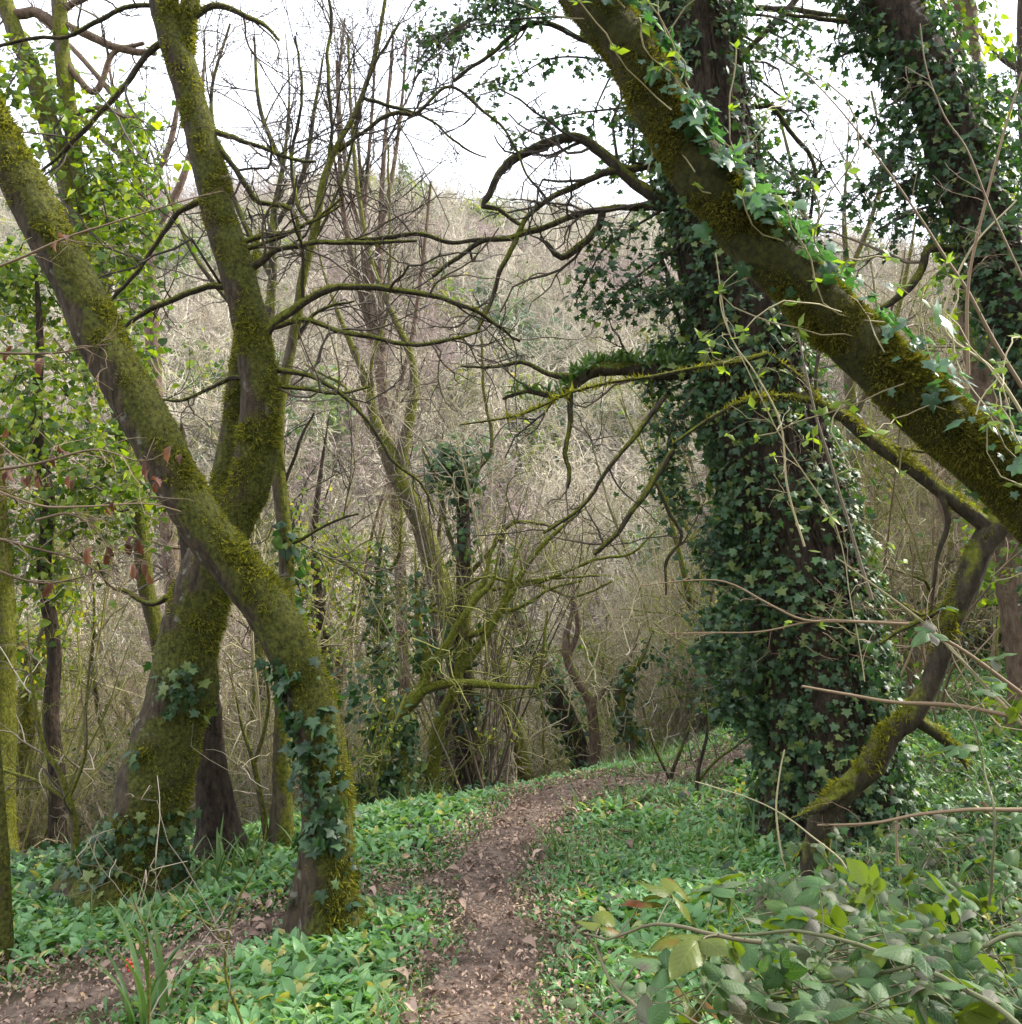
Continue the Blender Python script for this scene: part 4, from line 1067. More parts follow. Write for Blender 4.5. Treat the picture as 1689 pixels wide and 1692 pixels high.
build_tree('ivied_forked_tree', 'low forked tree draped in dark ivy at the crest, with a long level mossy arm', 'tree',
    [(612, 1345, 34), (625, 1290, 32), (640, 1230, 30), (655, 1185, 28), (690, 1150, 20), (702, 1120, 18), (706, 1090, 20), (694, 1060, 18), (690, 1010, 15), (688, 960, 12), (686, 900, 8)], d0=7.3,
    limbs=[[(648, 1200, 20), (672, 1165, 19), (700, 1140, 18), (740, 1130, 15), (790, 1130, 14), (840, 1135, 13), (888, 1136, 11)], [(700, 1110, 14), (735, 1070, 14), (760, 1030, 13), (790, 985, 12), (815, 960, 9), (825, 900, 7)], [(660, 1330, 28), (665, 1280, 28), (655, 1230, 28), (648, 1195, 26)],
           [(885, 1136, 6), (895, 1100, 6), (900, 1050, 5), (905, 1010, 3)]],
    mat='barkY', tmat='twigO', twig=MTW, moss=dict(dens=3500, len=.016, bias=.1), ivy=lambda g, t, b, r: (ivy_some(1500, 1180, 1350, .05, .12, None, -.6)(g, t, b, r), ivy_some(1300, 940, 1110, .05, .08, None, -.4)(g, t[:1], b, r), leaf_cloud(g, np.array([P(x, y, 7.3) for x, y in ((600, 1170), (620, 1185), (580, 1140), (640, 1180), (600, 1130), (670, 1190), (620, 1160))]), 40, .12, .05, r)), seed=34, sides=14)
build_tree('ivy_column_tree', 'thin tree wholly wrapped in dark ivy, between the pole tree and the leaning alder', 'tree',
    [(640, 1330, 16), (636, 1200, 16), (632, 1100, 16), (628, 1020, 15), (626, 960, 14), (630, 900, 12), (640, 860, 8)], d0=8.8,
    branches=[[(630, 970, 9), (600, 950, 9), (565, 925, 8), (530, 905, 6)], [(636, 960, 8), (660, 920, 8), (665, 860, 6), (660, 800, 4)]],
    mat='barkY', tmat='twigO', twig=MTW, moss=dict(dens=2500, len=.02, bias=.2), ivy=lambda g, t, b, r: ivy_some(2200, 890, 1120, .055, .13, None, -.7)(g, t, b, r), seed=35, sides=10)
build_tree('ivied_leaning_tree', 'dark ivied trunk slanting up to the left beyond the bend of the path', 'tree',
    [(965, 1275, 34), (950, 1220, 34), (930, 1170, 32), (905, 1120, 32), (880, 1070, 30), (855, 1030, 26), (835, 980, 22), (830, 900, 16), (838, 820, 12)], d0=10.0,
    mat='barkG', tmat='twigG', twig=MTW, ivy=ivy_some(700, 900, 1260, .055, .14, None, -.3), seed=36, sides=14)
build_tree('crooked_brown_tree', 'thin brown tree with two crooked bends beyond the garlic at the top of the path', 'tree',
    [(985, 1270, 18), (982, 1210, 18), (975, 1160, 17), (955, 1125, 16), (938, 1090, 15), (936, 1050, 13), (945, 1010, 10), (946, 950, 8)], d0=9.6,
    limbs=[[(978, 1165, 9), (1010, 1125, 8), (1040, 1090, 7), (1060, 1030, 5)], [(940, 1085, 9), (955, 1040, 9), (948, 980, 8), (948, 930, 5)]],
    mat='barkR', tmat='twigS', twig=MTW, seed=37, sides=12)
build_tree('ivied_sapling_tree', 'slender leaning tree with a dark ivy sleeve, near the crest between bare saplings', 'tree',
    [(1055, 1265, 20), (1040, 1210, 20), (1025, 1160, 18), (1035, 1120, 15), (1062, 1085, 12), (1080, 1040, 8)], d0=9.2,
    mat='barkB', tmat='twigS', twig=MTW, ivy=ivy_some(1100, 1060, 1240, .05, .1, None, -.4), seed=38, sides=12)
build_tree('mossy_slant_tree', 'lichened trunk leaning left out of the hazel stems behind the crest', 'tree',
    [(872, 1300, 22), (858, 1240, 24), (840, 1170, 24), (826, 1110, 22), (815, 1040, 18), (812, 980, 14), (805, 900, 10)], d0=8.8,
    mat='barkY', tmat='twigS', twig=MTW, moss=MM, seed=39, sides=12)
build_tree('rear_dark_trunk_tree', 'dim dark trunk standing between the ivied forked tree and the dark ivied tree', 'tree',
    [(738, 1330, 24), (740, 1260, 22), (738, 1190, 22), (726, 1130, 20), (718, 1060, 18), (712, 980, 14)], d0=9.4,
    mat='barkG', tmat='twigG', twig=MTW, seed=40, sides=12)
# tall slim ash stems fanning up against the sky
build_tree('slender_ash', 'pale slim ash with many stems fanning up against the white sky above the valley', 'tree',
    [(668, 1150, 22), (664, 1000, 20), (655, 860, 19), (640, 720, 17), (625, 600, 15), (612, 480, 13), (602, 380, 10), (594, 260, 8), (586, 140, 6), (582, 20, 5)], d0=11,
    limbs=[[(640, 720, 12), (632, 560, 11), (628, 420, 9), (632, 300, 8), (640, 180, 6), (650, 60, 4)], [(625, 600, 10), (590, 460, 9), (566, 340, 8), (560, 220, 6), (556, 100, 4)], [(612, 480, 9), (630, 380, 8), (650, 280, 7), (665, 160, 5), (672, 60, 4)], [(618, 540, 9), (600, 420, 8), (606, 300, 7), (616, 170, 5), (622, 50, 4)],
           [(602, 400, 7), (575, 300, 6), (560, 150, 5), (570, 30, 3)], [(640, 720, 8), (680, 560, 7), (700, 420, 6), (712, 300, 4)]],
    mat='barkR', tmat='twigD', twig=dict(k=3.2, trunk=True, rmin=.0026, trop=(0, 0, .06), levels=[(0, 1.1, .55, .12, 8, .5), (3, .6, .55, .14, 6, .7), (3, .3, .6, .16, 4, .8)]), seed=41, sides=10)
build_tree('sky_tree', 'fine-twigged bare tree behind the forked tree, its dark twigs netted over the sky', 'tree',
    [(430, 1150, 24), (420, 900, 22), (424, 700, 20), (440, 560, 18), (450, 460, 16), (452, 360, 14), (470, 260, 11), (478, 150, 8), (470, 30, 6)], d0=10.5,
    limbs=[[(450, 460, 10), (400, 360, 9), (360, 250, 8), (350, 150, 6), (380, 40, 4)], [(452, 380, 9), (500, 290, 8), (520, 180, 7), (540, 60, 5)], [(470, 280, 8), (430, 180, 7), (420, 60, 4)], [(440, 560, 9), (380, 500, 8), (320, 420, 7), (280, 330, 5), (250, 250, 4)]],
    mat='barkD', tmat='twigD', twig=dict(k=4.4, trunk=True, rmin=.0024, levels=[(0, 1.3, .8, .18, 8, .5), (5, .6, .75, .2, 6, .7), (3, .3, .7, .22, 4, .8)]), seed=42, sides=10)
build_tree('sky_tree', 'bare tree above the left ivy, its purplish-brown twigs crossing the corner of the sky', 'tree',
    [(300, 1150, 30), (280, 900, 28), (260, 700, 26), (250, 520, 24), (245, 400, 20), (225, 280, 17), (190, 160, 14), (170, 40, 10)], d0=11.5,
    limbs=[[(245, 400, 14), (300, 300, 12), (330, 180, 10), (340, 60, 6)], [(225, 280, 10), (150, 210, 10), (80, 140, 8), (20, 100, 6)], [(235, 330, 10), (280, 240, 10), (300, 130, 8)], [(190, 160, 9), (120, 80, 8), (50, 20, 5)]],
    mat='barkR', tmat='twigD', twig=dict(k=3.0, trunk=True, rmin=.0028, levels=[(0, 1.3, .85, .2, 8, .5), (4, .65, .8, .22, 6, .7), (3, .3, .7, .22, 4, .8)]), seed=43, sides=10)
build_tree('sky_tree', 'bare pale-barked tree whose twigs fill the sky gap between the two ivy-clad trees', 'tree',
    [(1440, 1100, 26), (1420, 900, 24), (1408, 700, 20), (1400, 560, 16), (1400, 460, 13), (1395, 360, 10), (1400, 260, 7), (1405, 160, 4)], d0=9.5,
    limbs=[[(1400, 560, 10), (1350, 440, 9), (1320, 320, 8), (1290, 200, 4)], [(1400, 460, 9), (1440, 360, 8), (1460, 260, 6), (1440, 150, 4)], [(1408, 700, 10), (1470, 560, 9), (1500, 440, 7), (1520, 320, 5)]],
    mat='barkB', tmat='twigG', twig=dict(k=3.4, trunk=True, rmin=.0024, levels=[(0, 1.0, .8, .16, 8, .5), (3, .5, .75, .18, 6, .7), (3, .25, .7, .2, 4, .8)]), seed=44, sides=10)
build_tree('edge_tree', 'bare tree whose twigs cross behind the curving ivy tree at the top corner', 'tree',
    [(1760, 1150, 40), (1740, 800, 36), (1720, 500, 30), (1700, 300, 24), (1690, 100, 18), (1690, -40, 14)], d0=8,
    limbs=[[(1700, 300, 12), (1640, 200, 10), (1590, 100, 8), (1560, 30, 5)], [(1690, 120, 10), (1650, 90, 9), (1600, 30, 6)], [(1720, 500, 12), (1660, 400, 10), (1600, 330, 7), (1520, 270, 4)]],
    mat='barkD', tmat='twigD', twig=dict(k=3.2, trunk=True, rmin=.0024, levels=[(0, 1.0, .8, .16, 8, .5), (3, .5, .75, .18, 6, .7), (3, .25, .7, .2, 4, .8)]), seed=45, sides=10)

# hazel stools: many straight stems from one root
def hazel(px, py, d, n, h, seed, label, mat='twigS', spread=.16):
    rng = np.random.default_rng(seed)
    p = P(px, py, d); z = float(height(p[0], p[1]))
    root = thing('hazel_stool', label, 'shrub', (p[0], p[1], z), None)
    b = np.array([p[0], p[1], z - .05]) + rng.normal(size=(n, 3)) * np.array([.1, .1, 0])
    dirs = np.array([0, 0, 1.0]) + rng.normal(size=(n, 3)) * np.array([spread, spread, 0])
    L = h * (.5 + .6 * rng.random(n))
    W = walk(b, dirs, L, 14, .045, (0, 0, -.005), rng)
    R = (.006 + .009 * rng.random(n))[:, None] * np.linspace(1, .25, 14)[None]
    g = Geo(); batch_tubes(g, W, R, 5); g.build('stems', M[mat], root)
    g2 = Geo(); grow(g2, W, R, [(5, .5, .6, .12, 7, .5), (3, .25, .7, .16, 5, .7)], rng, (0, 0, .03), 3, .0022); g2.build('twigs', M[mat], root)
    return root
hazel(800, 1290, 7.9, 34, 3.2, 51, 'hazel clump of many straight pale stems between the dark ivied tree and the crest', 'twigG')
hazel(1120, 1240, 10.5, 22, 3.2, 52, 'straw-coloured stool of upright stems beside the ivied sapling near the crest')
hazel(590, 1300, 9.5, 18, 3.0, 53, 'hazel clump low behind the crest, next to the ivy column tree', 'twigO')
hazel(40, 1380, 6.6, 16, 3.6, 54, 'spreading clump of thin olive stems by the ochre-mossed trunk', 'twigO', .3)
hazel(1500, 1080, 7.5, 20, 2.6, 55, 'russet clump of thin stems behind the crooked mossy tree', 'twigR', .35)
hazel(1420, 900, 6.6, 10, 2.4, 57, 'dense dark clump of fine stems between the big ivy trunk and the slanting trunk', 'twigR', .4)

# forked bare saplings on the left
def sapling(pts_list, d0, label, mat='barkB', tmat='twigG', seed=60, moss=None, name='bare_sapling', k=6):
    build_tree(name, label, 'sapling', pts_list[0], d0=d0, limbs=pts_list[1:], mat=mat, tmat=tmat, twig=dict(k=k, trunk=True, rmin=.0014, levels=[(0, .5, .7, .14, 8, .5), (3, .25, .7, .18, 5, .7)]), seed=seed, sides=10, flare=1.1, moss=moss)
sapling([[(126, 1420, 14), (122, 1360, 13), (112, 1315, 12), (95, 1270, 9), (75, 1240, 8), (60, 1180, 7), (50, 1100, 5), (45, 1000, 3)], [(113, 1320, 8), (140, 1250, 6), (142, 1170, 5), (150, 1080, 3)], [(115, 1325, 7), (60, 1290, 6), (0, 1270, 5), (-30, 1240, 3)]], 4.9, 'forked bare sapling in the scrub in front of the leaning ash', seed=61)
sapling([[(442, 1400, 10), (436, 1350, 9), (425, 1290, 9), (418, 1255, 8), (400, 1200, 6), (390, 1150, 5), (370, 1080, 3)], [(420, 1262, 7), (436, 1210, 6), (444, 1150, 5), (430, 1080, 3)]], 5.2, 'forked pale sapling between the dark stump tree and the pole tree', mat='barkB', tmat='twigS', seed=62)
sapling([[(400, 1690, 5), (372, 1600, 5), (388, 1500, 5), (425, 1430, 4), (440, 1370, 3), (445, 1300, 3)], [(378, 1560, 4), (350, 1530, 3), (280, 1490, 2)]], 2.6, 'thin whippy seedling rising out of the garlic left of the leaning tree foot', mat='barkB', tmat='twigG', seed=63, k=2)
sapling([[(246, 1690, 5), (246, 1560, 4), (240, 1530, 4), (262, 1500, 3), (292, 1470, 2)], [(242, 1540, 3), (225, 1500, 2), (215, 1470, 2)]], 2.6, 'short thin seedling standing among the grass blades in the garlic', mat='barkB', tmat='twigG', seed=64, k=2)
sapling([[(1150, 1330, 6), (1155, 1270, 6), (1170, 1200, 5), (1160, 1120, 4)], [(1155, 1290, 5), (1185, 1255, 5), (1240, 1215, 4), (1290, 1160, 3)]], 6.3, 'low dark twiggy sapling leaning beside the far bend of the path', mat='barkD', tmat='twigD', seed=65)
sapling([[(1105, 1330, 6), (1110, 1280, 6), (1140, 1200, 5), (1160, 1130, 3)], [(1108, 1290, 5), (1080, 1230, 4), (1060, 1160, 3)]], 6.6, 'low bushy twig sapling just left of the far bend of the path', mat='barkD', tmat='twigG', seed=66, k=9)

# ------------------------------------------------------------------ background trees: prototypes, then real copies
def proto_bare(seed, h, mat, tmat, stems=1, ivyd=0, lean=.25):
    rng = np.random.default_rng(seed)
    b = np.zeros((stems, 3)) + rng.normal(size=(stems, 3)) * np.array([.12, .12, 0]) * (stems > 1)
    b[:, 2] = -.3
    dr = np.array([0, 0, 1.0]) + lean * rng.normal(size=(stems, 3)) * np.array([1, 1, 0])
    n = 18
    W = walk(b, dr, h * (.75 + .3 * rng.random(stems)), n, .07, (0, 0, .03), rng)
    R = (h * .0115 * (.8 + .4 * rng.random(stems)))[:, None] * np.linspace(1, .12, n)[None]
    g = Geo(); batch_tubes(g, W, R, 8)
    gt = Geo(); c = []
    A, RA = spawn(W, R, int(14 / stems) + 3, .8, rng, .25, .98)[0:2], None
    p, d, r, idx, t = spawn(W, R, int(16 / stems) + 3, .85, rng, .22, .98)
    L = h * .34 * (.4 + .8 * rng.random(len(p))) * (1.15 - .7 * t)
    P1 = walk(p, d, L, 10, .16, (0, 0, .04), rng)
    R1 = np.maximum(r * .5, .008)[:, None] * np.linspace(1, .3, 10)[None]
    batch_tubes(g, P1, R1, 5)
    grow(gt, P1, R1, [(5, h * .13, .75, .2, 7, .5), (4, h * .07, .75, .24, 5, .7), (3, h * .035, .8, .26, 4, .8)], rng, (0, 0, .03), 3, .0035, c)
    root = thing('bare_tree', 'x', 'tree', (0, 0, 0))
    g.build('trunk', M[mat], root); gt.build('twigs', M[tmat], root)
    if ivyd:
        gi = Geo()
        for k in range(stems):
            t2 = Tube(W[k], R[k], 6)
            ivy_on_tube(gi, t2, ivyd, .075, .28, rng, lambda p_, n_: (fbm(p_ * 1.2 + seed) > -.5) & (p_[:, 2] < h * .75), IVYS)
        if len(P1): leaf_cloud(gi, P1[:len(P1) // 3, 2:7].reshape(-1, 3), 14, .16, .08, rng, IVYS)
        gi.build('ivy', M['ivy' if seed % 2 else 'ivyL'], root)
    return root
protos = [proto_bare(101, 7.0, 'barkB', 'twigS'), proto_bare(102, 6.0, 'barkR', 'twigG', 3), proto_bare(103, 7.5, 'barkB', 'twigS', 2), proto_bare(104, 5.5, 'barkY', 'twigO', 2),
          proto_bare(105, 6.5, 'barkG', 'twigG', 1, 160), proto_bare(106, 5.0, 'barkB', 'twigO', 1, 130), proto_bare(107, 6.5, 'barkR', 'twigR', 2)]
LBL = ['thin bare grey tree in the tangled wood beyond the crest', 'several-stemmed reddish bare tree in the tangled wood beyond the crest', 'twin-stemmed straw-twigged tree in the tangled wood beyond the crest',
       'yellow-mossed twiggy tree in the tangled wood beyond the crest', 'dark trunked tree wrapped in dark ivy in the tangled wood beyond the crest', 'small tree with light green ivy in the tangled wood beyond the crest', 'russet-twigged bare tree in the tangled wood beyond the crest']
rb = np.random.default_rng(77)
spots = []
tries = 0
while len(spots) < 150 and tries < 9000:
    tries += 1
    y = 9 + 22 * rb.random() ** .8
    x = (rb.random() * 1.3 - .65) * y
    if len(spots) > 112: y = 6.5 + 12 * rb.random(); x = (.30 + .3 * rb.random()) * y
    if float(edge_s(x, y)) < 0.9 and not (x > 2.3 and y > 7.2): continue
    if abs(x / y + .03) < .2 and float(edge_s(x, y)) < 3.4: continue
    if pdist(np.array([x]), np.array([y]))[0] < .7: continue
    if any((x - a) ** 2 + (y - b) ** 2 < 1.1 for a, b in spots): continue
    spots.append((x, y))
used = set()
for (x, y) in spots:
    k = int(rb.random() * 7)
    if rb.random() < .55: k = [0, 2, 3, 6][int(rb.random() * 4)]
    z = float(height(x, y))
    # keep the sky gap over the valley open: tall crowns only where the photograph has them
    s = .55 + .45 * rb.random()
    u = x / y
    top_allowed = (0.20 if -.16 < u < .12 else (.28 if u < .2 else .36)) * y + EYE
    s = min(s, max(.3, (top_allowed - z) / 7.0))
    lab = LBL[k]
    if k not in used:
        r = protos[k]; r.location = (x, y, z); r.rotation_euler = (0, 0, rb.random() * 6.28); r.scale = (s,) * 3; used.add(k)
    else:
        r = copy_thing(protos[k], (x, y, z), rb.random() * 6.28, s)
    r['label'] = lab; r['group'] = lab.replace(' in the tangled wood beyond the crest', 's of the wood').replace('tree ', 'trees ')
print('bg trees', len(spots), used)

def proto_slim(seed, mat, h=4.2):
    rng = np.random.default_rng(seed)
    W = walk(np.array([[0, 0, -.2]]), np.array([[.12, 0, 1.0]]), np.array([h]), 18, .09, (0, 0, .02), rng)
    R_ = np.linspace(.018, .003, 18)[None]
    g = Geo(); batch_tubes(g, W, R_, 6); gt = Geo()
    grow(gt, W, R_, [(22, h * .26, .85, .22, 9, .45), (4, h * .11, .8, .28, 6, .7), (3, h * .05, .8, .3, 4, .8)], rng, (0, 0, .02), 3, .0019)
    root = thing('slim_sapling', 'x', 'sapling', (0, 0, 0)); g.build('stem', M[mat], root); gt.build('twigs', M[mat], root)
    return root
slims = [proto_slim(131, 'twigO'), proto_slim(132, 'twigS', 4.8), proto_slim(133, 'twigO', 3.4), proto_slim(134, 'twigS', 3.8)]
SL = ['slim olive-twigged sapling in the open scrub below the crest', 'tall slim straw-coloured sapling in the open scrub below the crest', 'short olive sapling in the open scrub below the crest', 'short pale straw sapling in the open scrub below the crest']
done = 0
for k in range(400):
    y = 7.4 + 9 * rb.random(); u_ = -.5 + .8 * rb.random(); x = u_ * y
    if done > 52: x = (.34 + .22 * rb.random()) * y; u_ = .4
    if done >= 74: break
    e_ = float(edge_s(x, y))
    if e_ < 1.0 and not u_ > .33: continue
    if pdist(np.array([x]), np.array([y]))[0] < .6: continue
    j = int(rb.random() * 4); z = float(height(x, y)); s_ = .7 + .4 * rb.random()
    r = slims[j] if not slims[j].get('group') else copy_thing(slims[j], (x, y, z), 0, 1)
    r.location = (x, y, z); r.rotation_euler = (0, 0, rb.random() * 6.28); r.scale = (s_,) * 3
    r['label'] = SL[j]; r['group'] = SL[j].replace('sapling', 'saplings'); done += 1

# ------------------------------------------------------------------ uncountable growth: instanced stuff
def proto_obj(g, name, mats):
    return g.build(name, mats, None, link=False)
def scatter(name, protos_, pts, rz, sc, tilt=None, pick=None):
    c = bpy.data.collections.new(name + '_kinds')
    for p in protos_: c.objects.link(p)
    me = bpy.data.meshes.new(name)
    n = len(pts)
    me.vertices.add(n); me.vertices.foreach_set('co', np.asarray(pts, np.float32).ravel())
    a = me.attributes.new('rot', 'FLOAT_VECTOR', 'POINT')
    rr = np.zeros((n, 3), np.float32); rr[:, 2] = rz
    if tilt is not None: rr[:, :2] = tilt
    a.data.foreach_set('vector', rr.ravel())
    a = me.attributes.new('size', 'FLOAT', 'POINT'); a.data.foreach_set('value', np.asarray(sc, np.float32))
    if pick is not None:
        a = me.attributes.new('pick', 'INT', 'POINT'); a.data.foreach_set('value', np.asarray(pick, np.int32))
    o = bpy.data.objects.new(name, me); COL.objects.link(o)
    nt = bpy.data.node_groups.new(name, 'GeometryNodeTree')
    nt.interface.new_socket('Geometry', in_out='INPUT', socket_type='NodeSocketGeometry')
    nt.interface.new_socket('Geometry', in_out='OUTPUT', socket_type='NodeSocketGeometry')
    N, L = nt.nodes, nt.links
    gi, go = N.new('NodeGroupInput'), N.new('NodeGroupOutput')
    iop = N.new('GeometryNodeInstanceOnPoints')
    ci = N.new('GeometryNodeCollectionInfo'); ci.inputs['Collection'].default_value = c
    ci.inputs['Separate Children'].default_value = True; ci.inputs['Reset Children'].default_value = True
    ra = N.new('GeometryNodeInputNamedAttribute'); ra.data_type = 'FLOAT_VECTOR'; ra.inputs['Name'].default_value = 'rot'
    sa = N.new('GeometryNodeInputNamedAttribute'); sa.data_type = 'FLOAT'; sa.inputs['Name'].default_value = 'size'
    L.new(gi.outputs[0], iop.inputs['Points']); L.new(ci.outputs[0], iop.inputs['Instance'])
    iop.inputs['Pick Instance'].default_value = True
    L.new(ra.outputs[0], iop.inputs['Rotation']); L.new(sa.outputs[0], iop.inputs['Scale'])
    if pick is not None:
        pa = N.new('GeometryNodeInputNamedAttribute'); pa.data_type = 'INT'; pa.inputs['Name'].default_value = 'pick'
        L.new([q for q in pa.outputs if q.enabled][0], iop.inputs['Instance Index'])
    L.new(iop.outputs[0], go.inputs[0])
    md = o.modifiers.new('grow', 'NODES'); md.node_group = nt
    o['kind'] = 'stuff'
    return o

def wood_proto(seed, h, mat, ivyn=0, rmin=.016):
    rng = np.random.default_rng(seed)
    st = 1 + seed % 3
    b = rng.normal(size=(st, 3)) * .3; b[:, 2] = -.5
    W = walk(b, np.array([0, 0, 1.0]) + .22 * rng.normal(size=(st, 3)) * [1, 1, 0], h * (.7 + .3 * rng.random(st)), 10, .1, (0, 0, .04), rng)
    R = np.full(st, h * .017)[:, None] * np.linspace(1, .25, 10)[None]
    g = Geo(); batch_tubes(g, W, R, 5)
    grow(g, W, R, [(12, h * .42, .8, .24, 8, .5), (5, h * .24, .8, .3, 7, .6), (3, h * .13, .8, .34, 5, .8)], rng, (0, 0, .03), 3, rmin)
    n0 = sum(len(q) for q in g.Q)
    o = None
    if ivyn:
        gi = Geo()
        leaf_cloud(gi, W[:, 1:8].reshape(-1, 3) , ivyn, .85, .34, rng, IVYS)
        P1, d_, r_, i_, t_ = spawn(W, R, 5, .8, rng, .2, .8)
        leaf_cloud(gi, P1 + d_ * .8, ivyn // 2, .7, .34, rng, IVYS)
        g2 = Geo(); g2.T, g2.Q, g2.V, g2.n = [], [], [], 0
        off = g.n
        g.join(gi)
        o = g.build('wood_tree', [M[mat], M['farI'], M['ivyL']], None, link=False)
        nt = sum(len(t) for t in g.T)
        mi = np.zeros(len(o.data.polygons), np.int32); mi[:nt] = 2 if seed % 2 else 1
        o.data.polygons.foreach_set('material_index', mi)
    else:
        o = g.build('wood_tree', [M[mat]], None, link=False)
    return o
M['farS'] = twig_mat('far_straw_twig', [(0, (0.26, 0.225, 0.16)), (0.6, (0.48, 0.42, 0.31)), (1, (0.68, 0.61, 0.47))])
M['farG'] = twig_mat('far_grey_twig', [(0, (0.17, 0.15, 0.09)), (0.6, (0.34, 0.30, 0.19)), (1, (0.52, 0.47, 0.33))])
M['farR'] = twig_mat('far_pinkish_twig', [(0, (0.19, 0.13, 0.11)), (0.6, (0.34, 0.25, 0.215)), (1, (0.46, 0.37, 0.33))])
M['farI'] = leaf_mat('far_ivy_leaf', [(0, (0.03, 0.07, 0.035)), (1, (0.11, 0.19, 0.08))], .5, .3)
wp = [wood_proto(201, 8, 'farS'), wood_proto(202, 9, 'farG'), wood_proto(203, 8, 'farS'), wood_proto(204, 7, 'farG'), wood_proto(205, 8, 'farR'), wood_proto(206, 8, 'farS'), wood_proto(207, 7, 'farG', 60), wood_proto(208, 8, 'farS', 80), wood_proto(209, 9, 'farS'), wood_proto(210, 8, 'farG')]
rw = np.random.default_rng(88)
pts = []
N0 = 4200
Y = 26 + 100 * rw.random(N0) ** 1.1
X = (rw.random(N0) * 1.36 - .68) * Y
keep = rw.random(N0) < np.clip(.35 + Y / 130, 0, 1)
X, Y = X[keep], Y[keep]
Z = height(X, Y)
fz = n2(X / Y * 7, Y * .06, 12) + .35 * rw.normal(size=len(X))
fk = np.where(fz < -.45, 4, np.where(fz < -.1, rw.choice([1, 3, 9], len(X)), np.where(fz < .5, rw.choice([0, 2, 5, 8], len(X)), rw.choice([6, 7], len(X)))))
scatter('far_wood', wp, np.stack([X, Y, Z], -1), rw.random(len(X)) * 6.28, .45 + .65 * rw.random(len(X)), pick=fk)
print('far wood', len(X))
def evergreen_proto(seed, h, leaf):
    rng = np.random.default_rng(seed)
    W = walk(np.array([[0, 0, -.5]]), np.array([[0, 0, 1.0]]), np.array([h]), 10, .1, (0, 0, .04), rng)
    R_ = np.linspace(.09, .02, 10)[None]
    g = Geo(); batch_tubes(g, W, R_, 5); c = []
    grow(g, W, R_, [(22, h * .34, 1.0, .2, 7, .4), (5, h * .16, .8, .3, 5, .6)], rng, (0, 0, .02), 3, .012, c)
    gl = Geo(); leaf_cloud(gl, c[1][0][:, 1:].reshape(-1, 3), 2, .16, .24, rng, IVYS)
    g.join(gl)
    o = g.build('evergreen', [M['farG'], M[leaf]], None, link=False)
    nt = sum(len(t) for t in g.T); mi = np.zeros(len(o.data.polygons), np.int32); mi[:nt] = 1
    o.data.polygons.foreach_set('material_index', mi)
    return o
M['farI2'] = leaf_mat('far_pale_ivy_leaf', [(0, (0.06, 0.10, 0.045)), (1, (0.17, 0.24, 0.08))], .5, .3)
N1 = 1500
Y1 = 28 + 80 * rw.random(N1); X1 = (rw.random(N1) * 1.36 - .68) * Y1
k1 = n2(X1 / Y1 * 9, Y1 * .07, 6) > .22
X1, Y1 = X1[k1], Y1[k1]
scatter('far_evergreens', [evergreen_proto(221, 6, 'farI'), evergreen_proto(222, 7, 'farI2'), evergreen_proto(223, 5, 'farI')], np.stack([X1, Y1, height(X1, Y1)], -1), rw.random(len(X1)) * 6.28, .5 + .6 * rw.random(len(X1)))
print('far evergreen', len(X1))
for a in range(500, 1300, 100):
    x_ = np.array([(a - 844.5) / FPX]); yy_ = np.arange(3, 14, .05); q_ = project(np.stack([x_ * yy_, yy_, height(x_ * yy_, yy_)], -1))[1]; k_ = int(np.argmin(q_[:140])); print('crest', a, round(float(q_[:140].min())), round(float(yy_[k_]), 2))

def tangle_proto(seed, mat, h=2.6, n=30, arch=.4):
    rng = np.random.default_rng(seed)
    b = rng.normal(size=(n, 3)) * .5; b[:, 2] = -.1
    W = walk(b, np.array([0, 0, 1.0]) + .6 * rng.normal(size=(n, 3)) * [1, 1, .3], h * (.5 + rng.random(n)), 12, .13, (0, 0, -.06 * arch), rng)
    R = (.003 + .008 * rng.random(n) ** 2)[:, None] * np.linspace(1, .4, 12)[None]
    g = Geo(); batch_tubes(g, W, R, 4)
    grow(g, W, R, [(7, .6, .8, .2, 7, .5), (5, .28, .8, .26, 5, .7)], rng, (0, 0, .0), 3, .0024)
    return g.build('tangle', [M[mat]], None, link=False)
tp = [tangle_proto(301, 'twigS'), tangle_proto(302, 'twigO'), tangle_proto(303, 'twigG'), tangle_proto(304, 'twigS', 3, 20, .4), tangle_proto(305, 'twigR')]
def bush_proto(seed, mat, leaf, n=900, size=.055):
    rng = np.random.default_rng(seed)
    W = walk(np.zeros((14, 3)), np.array([0, 0, 1.0]) + .7 * rng.normal(size=(14, 3)) * [1, 1, .3], .9 + .9 * rng.random(14), 8, .15, (0, 0, 0), rng)
    g = Geo(); R = np.full(W.shape[:2], .008)
    batch_tubes(g, W, R, 4); c = []
    grow(g, W, R, [(8, .4, .8, .2, 6, .5)], rng, (0, 0, .02), 3, .003, c)
    gl = Geo(); leaf_cloud(gl, c[0][0][:, 1:].reshape(-1, 3), 2, .08, size, rng, LEAFS if leaf != 'ivy' else IVYS)
    g.join(gl)
    o = g.build('bush', [M[mat], M[leaf]], None, link=False)
    nt = sum(len(t) for t in g.T); mi = np.zeros(len(o.data.polygons), np.int32); mi[:nt] = 1
    o.data.polygons.foreach_set('material_index', mi)
    return o
N0 = 2000
Y = 6.2 + 26 * rw.random(N0) ** 1.3
X = (rw.random(N0) * 1.4 - .7) * Y
es = edge_s(X, Y)
keep = ((es > np.where(np.abs(X / Y + .03) < .2, 3.0, 1.4)) | ((X > 3.2) & (Y > 9.5))) & (pdist(X, Y) > 1.0) & (rw.random(N0) < np.clip(.35 + Y / 20, 0, 1)) & (n2(X * .3, Y * .3, 8) > -.5)
X, Y = X[keep], Y[keep]; Z = height(X, Y)
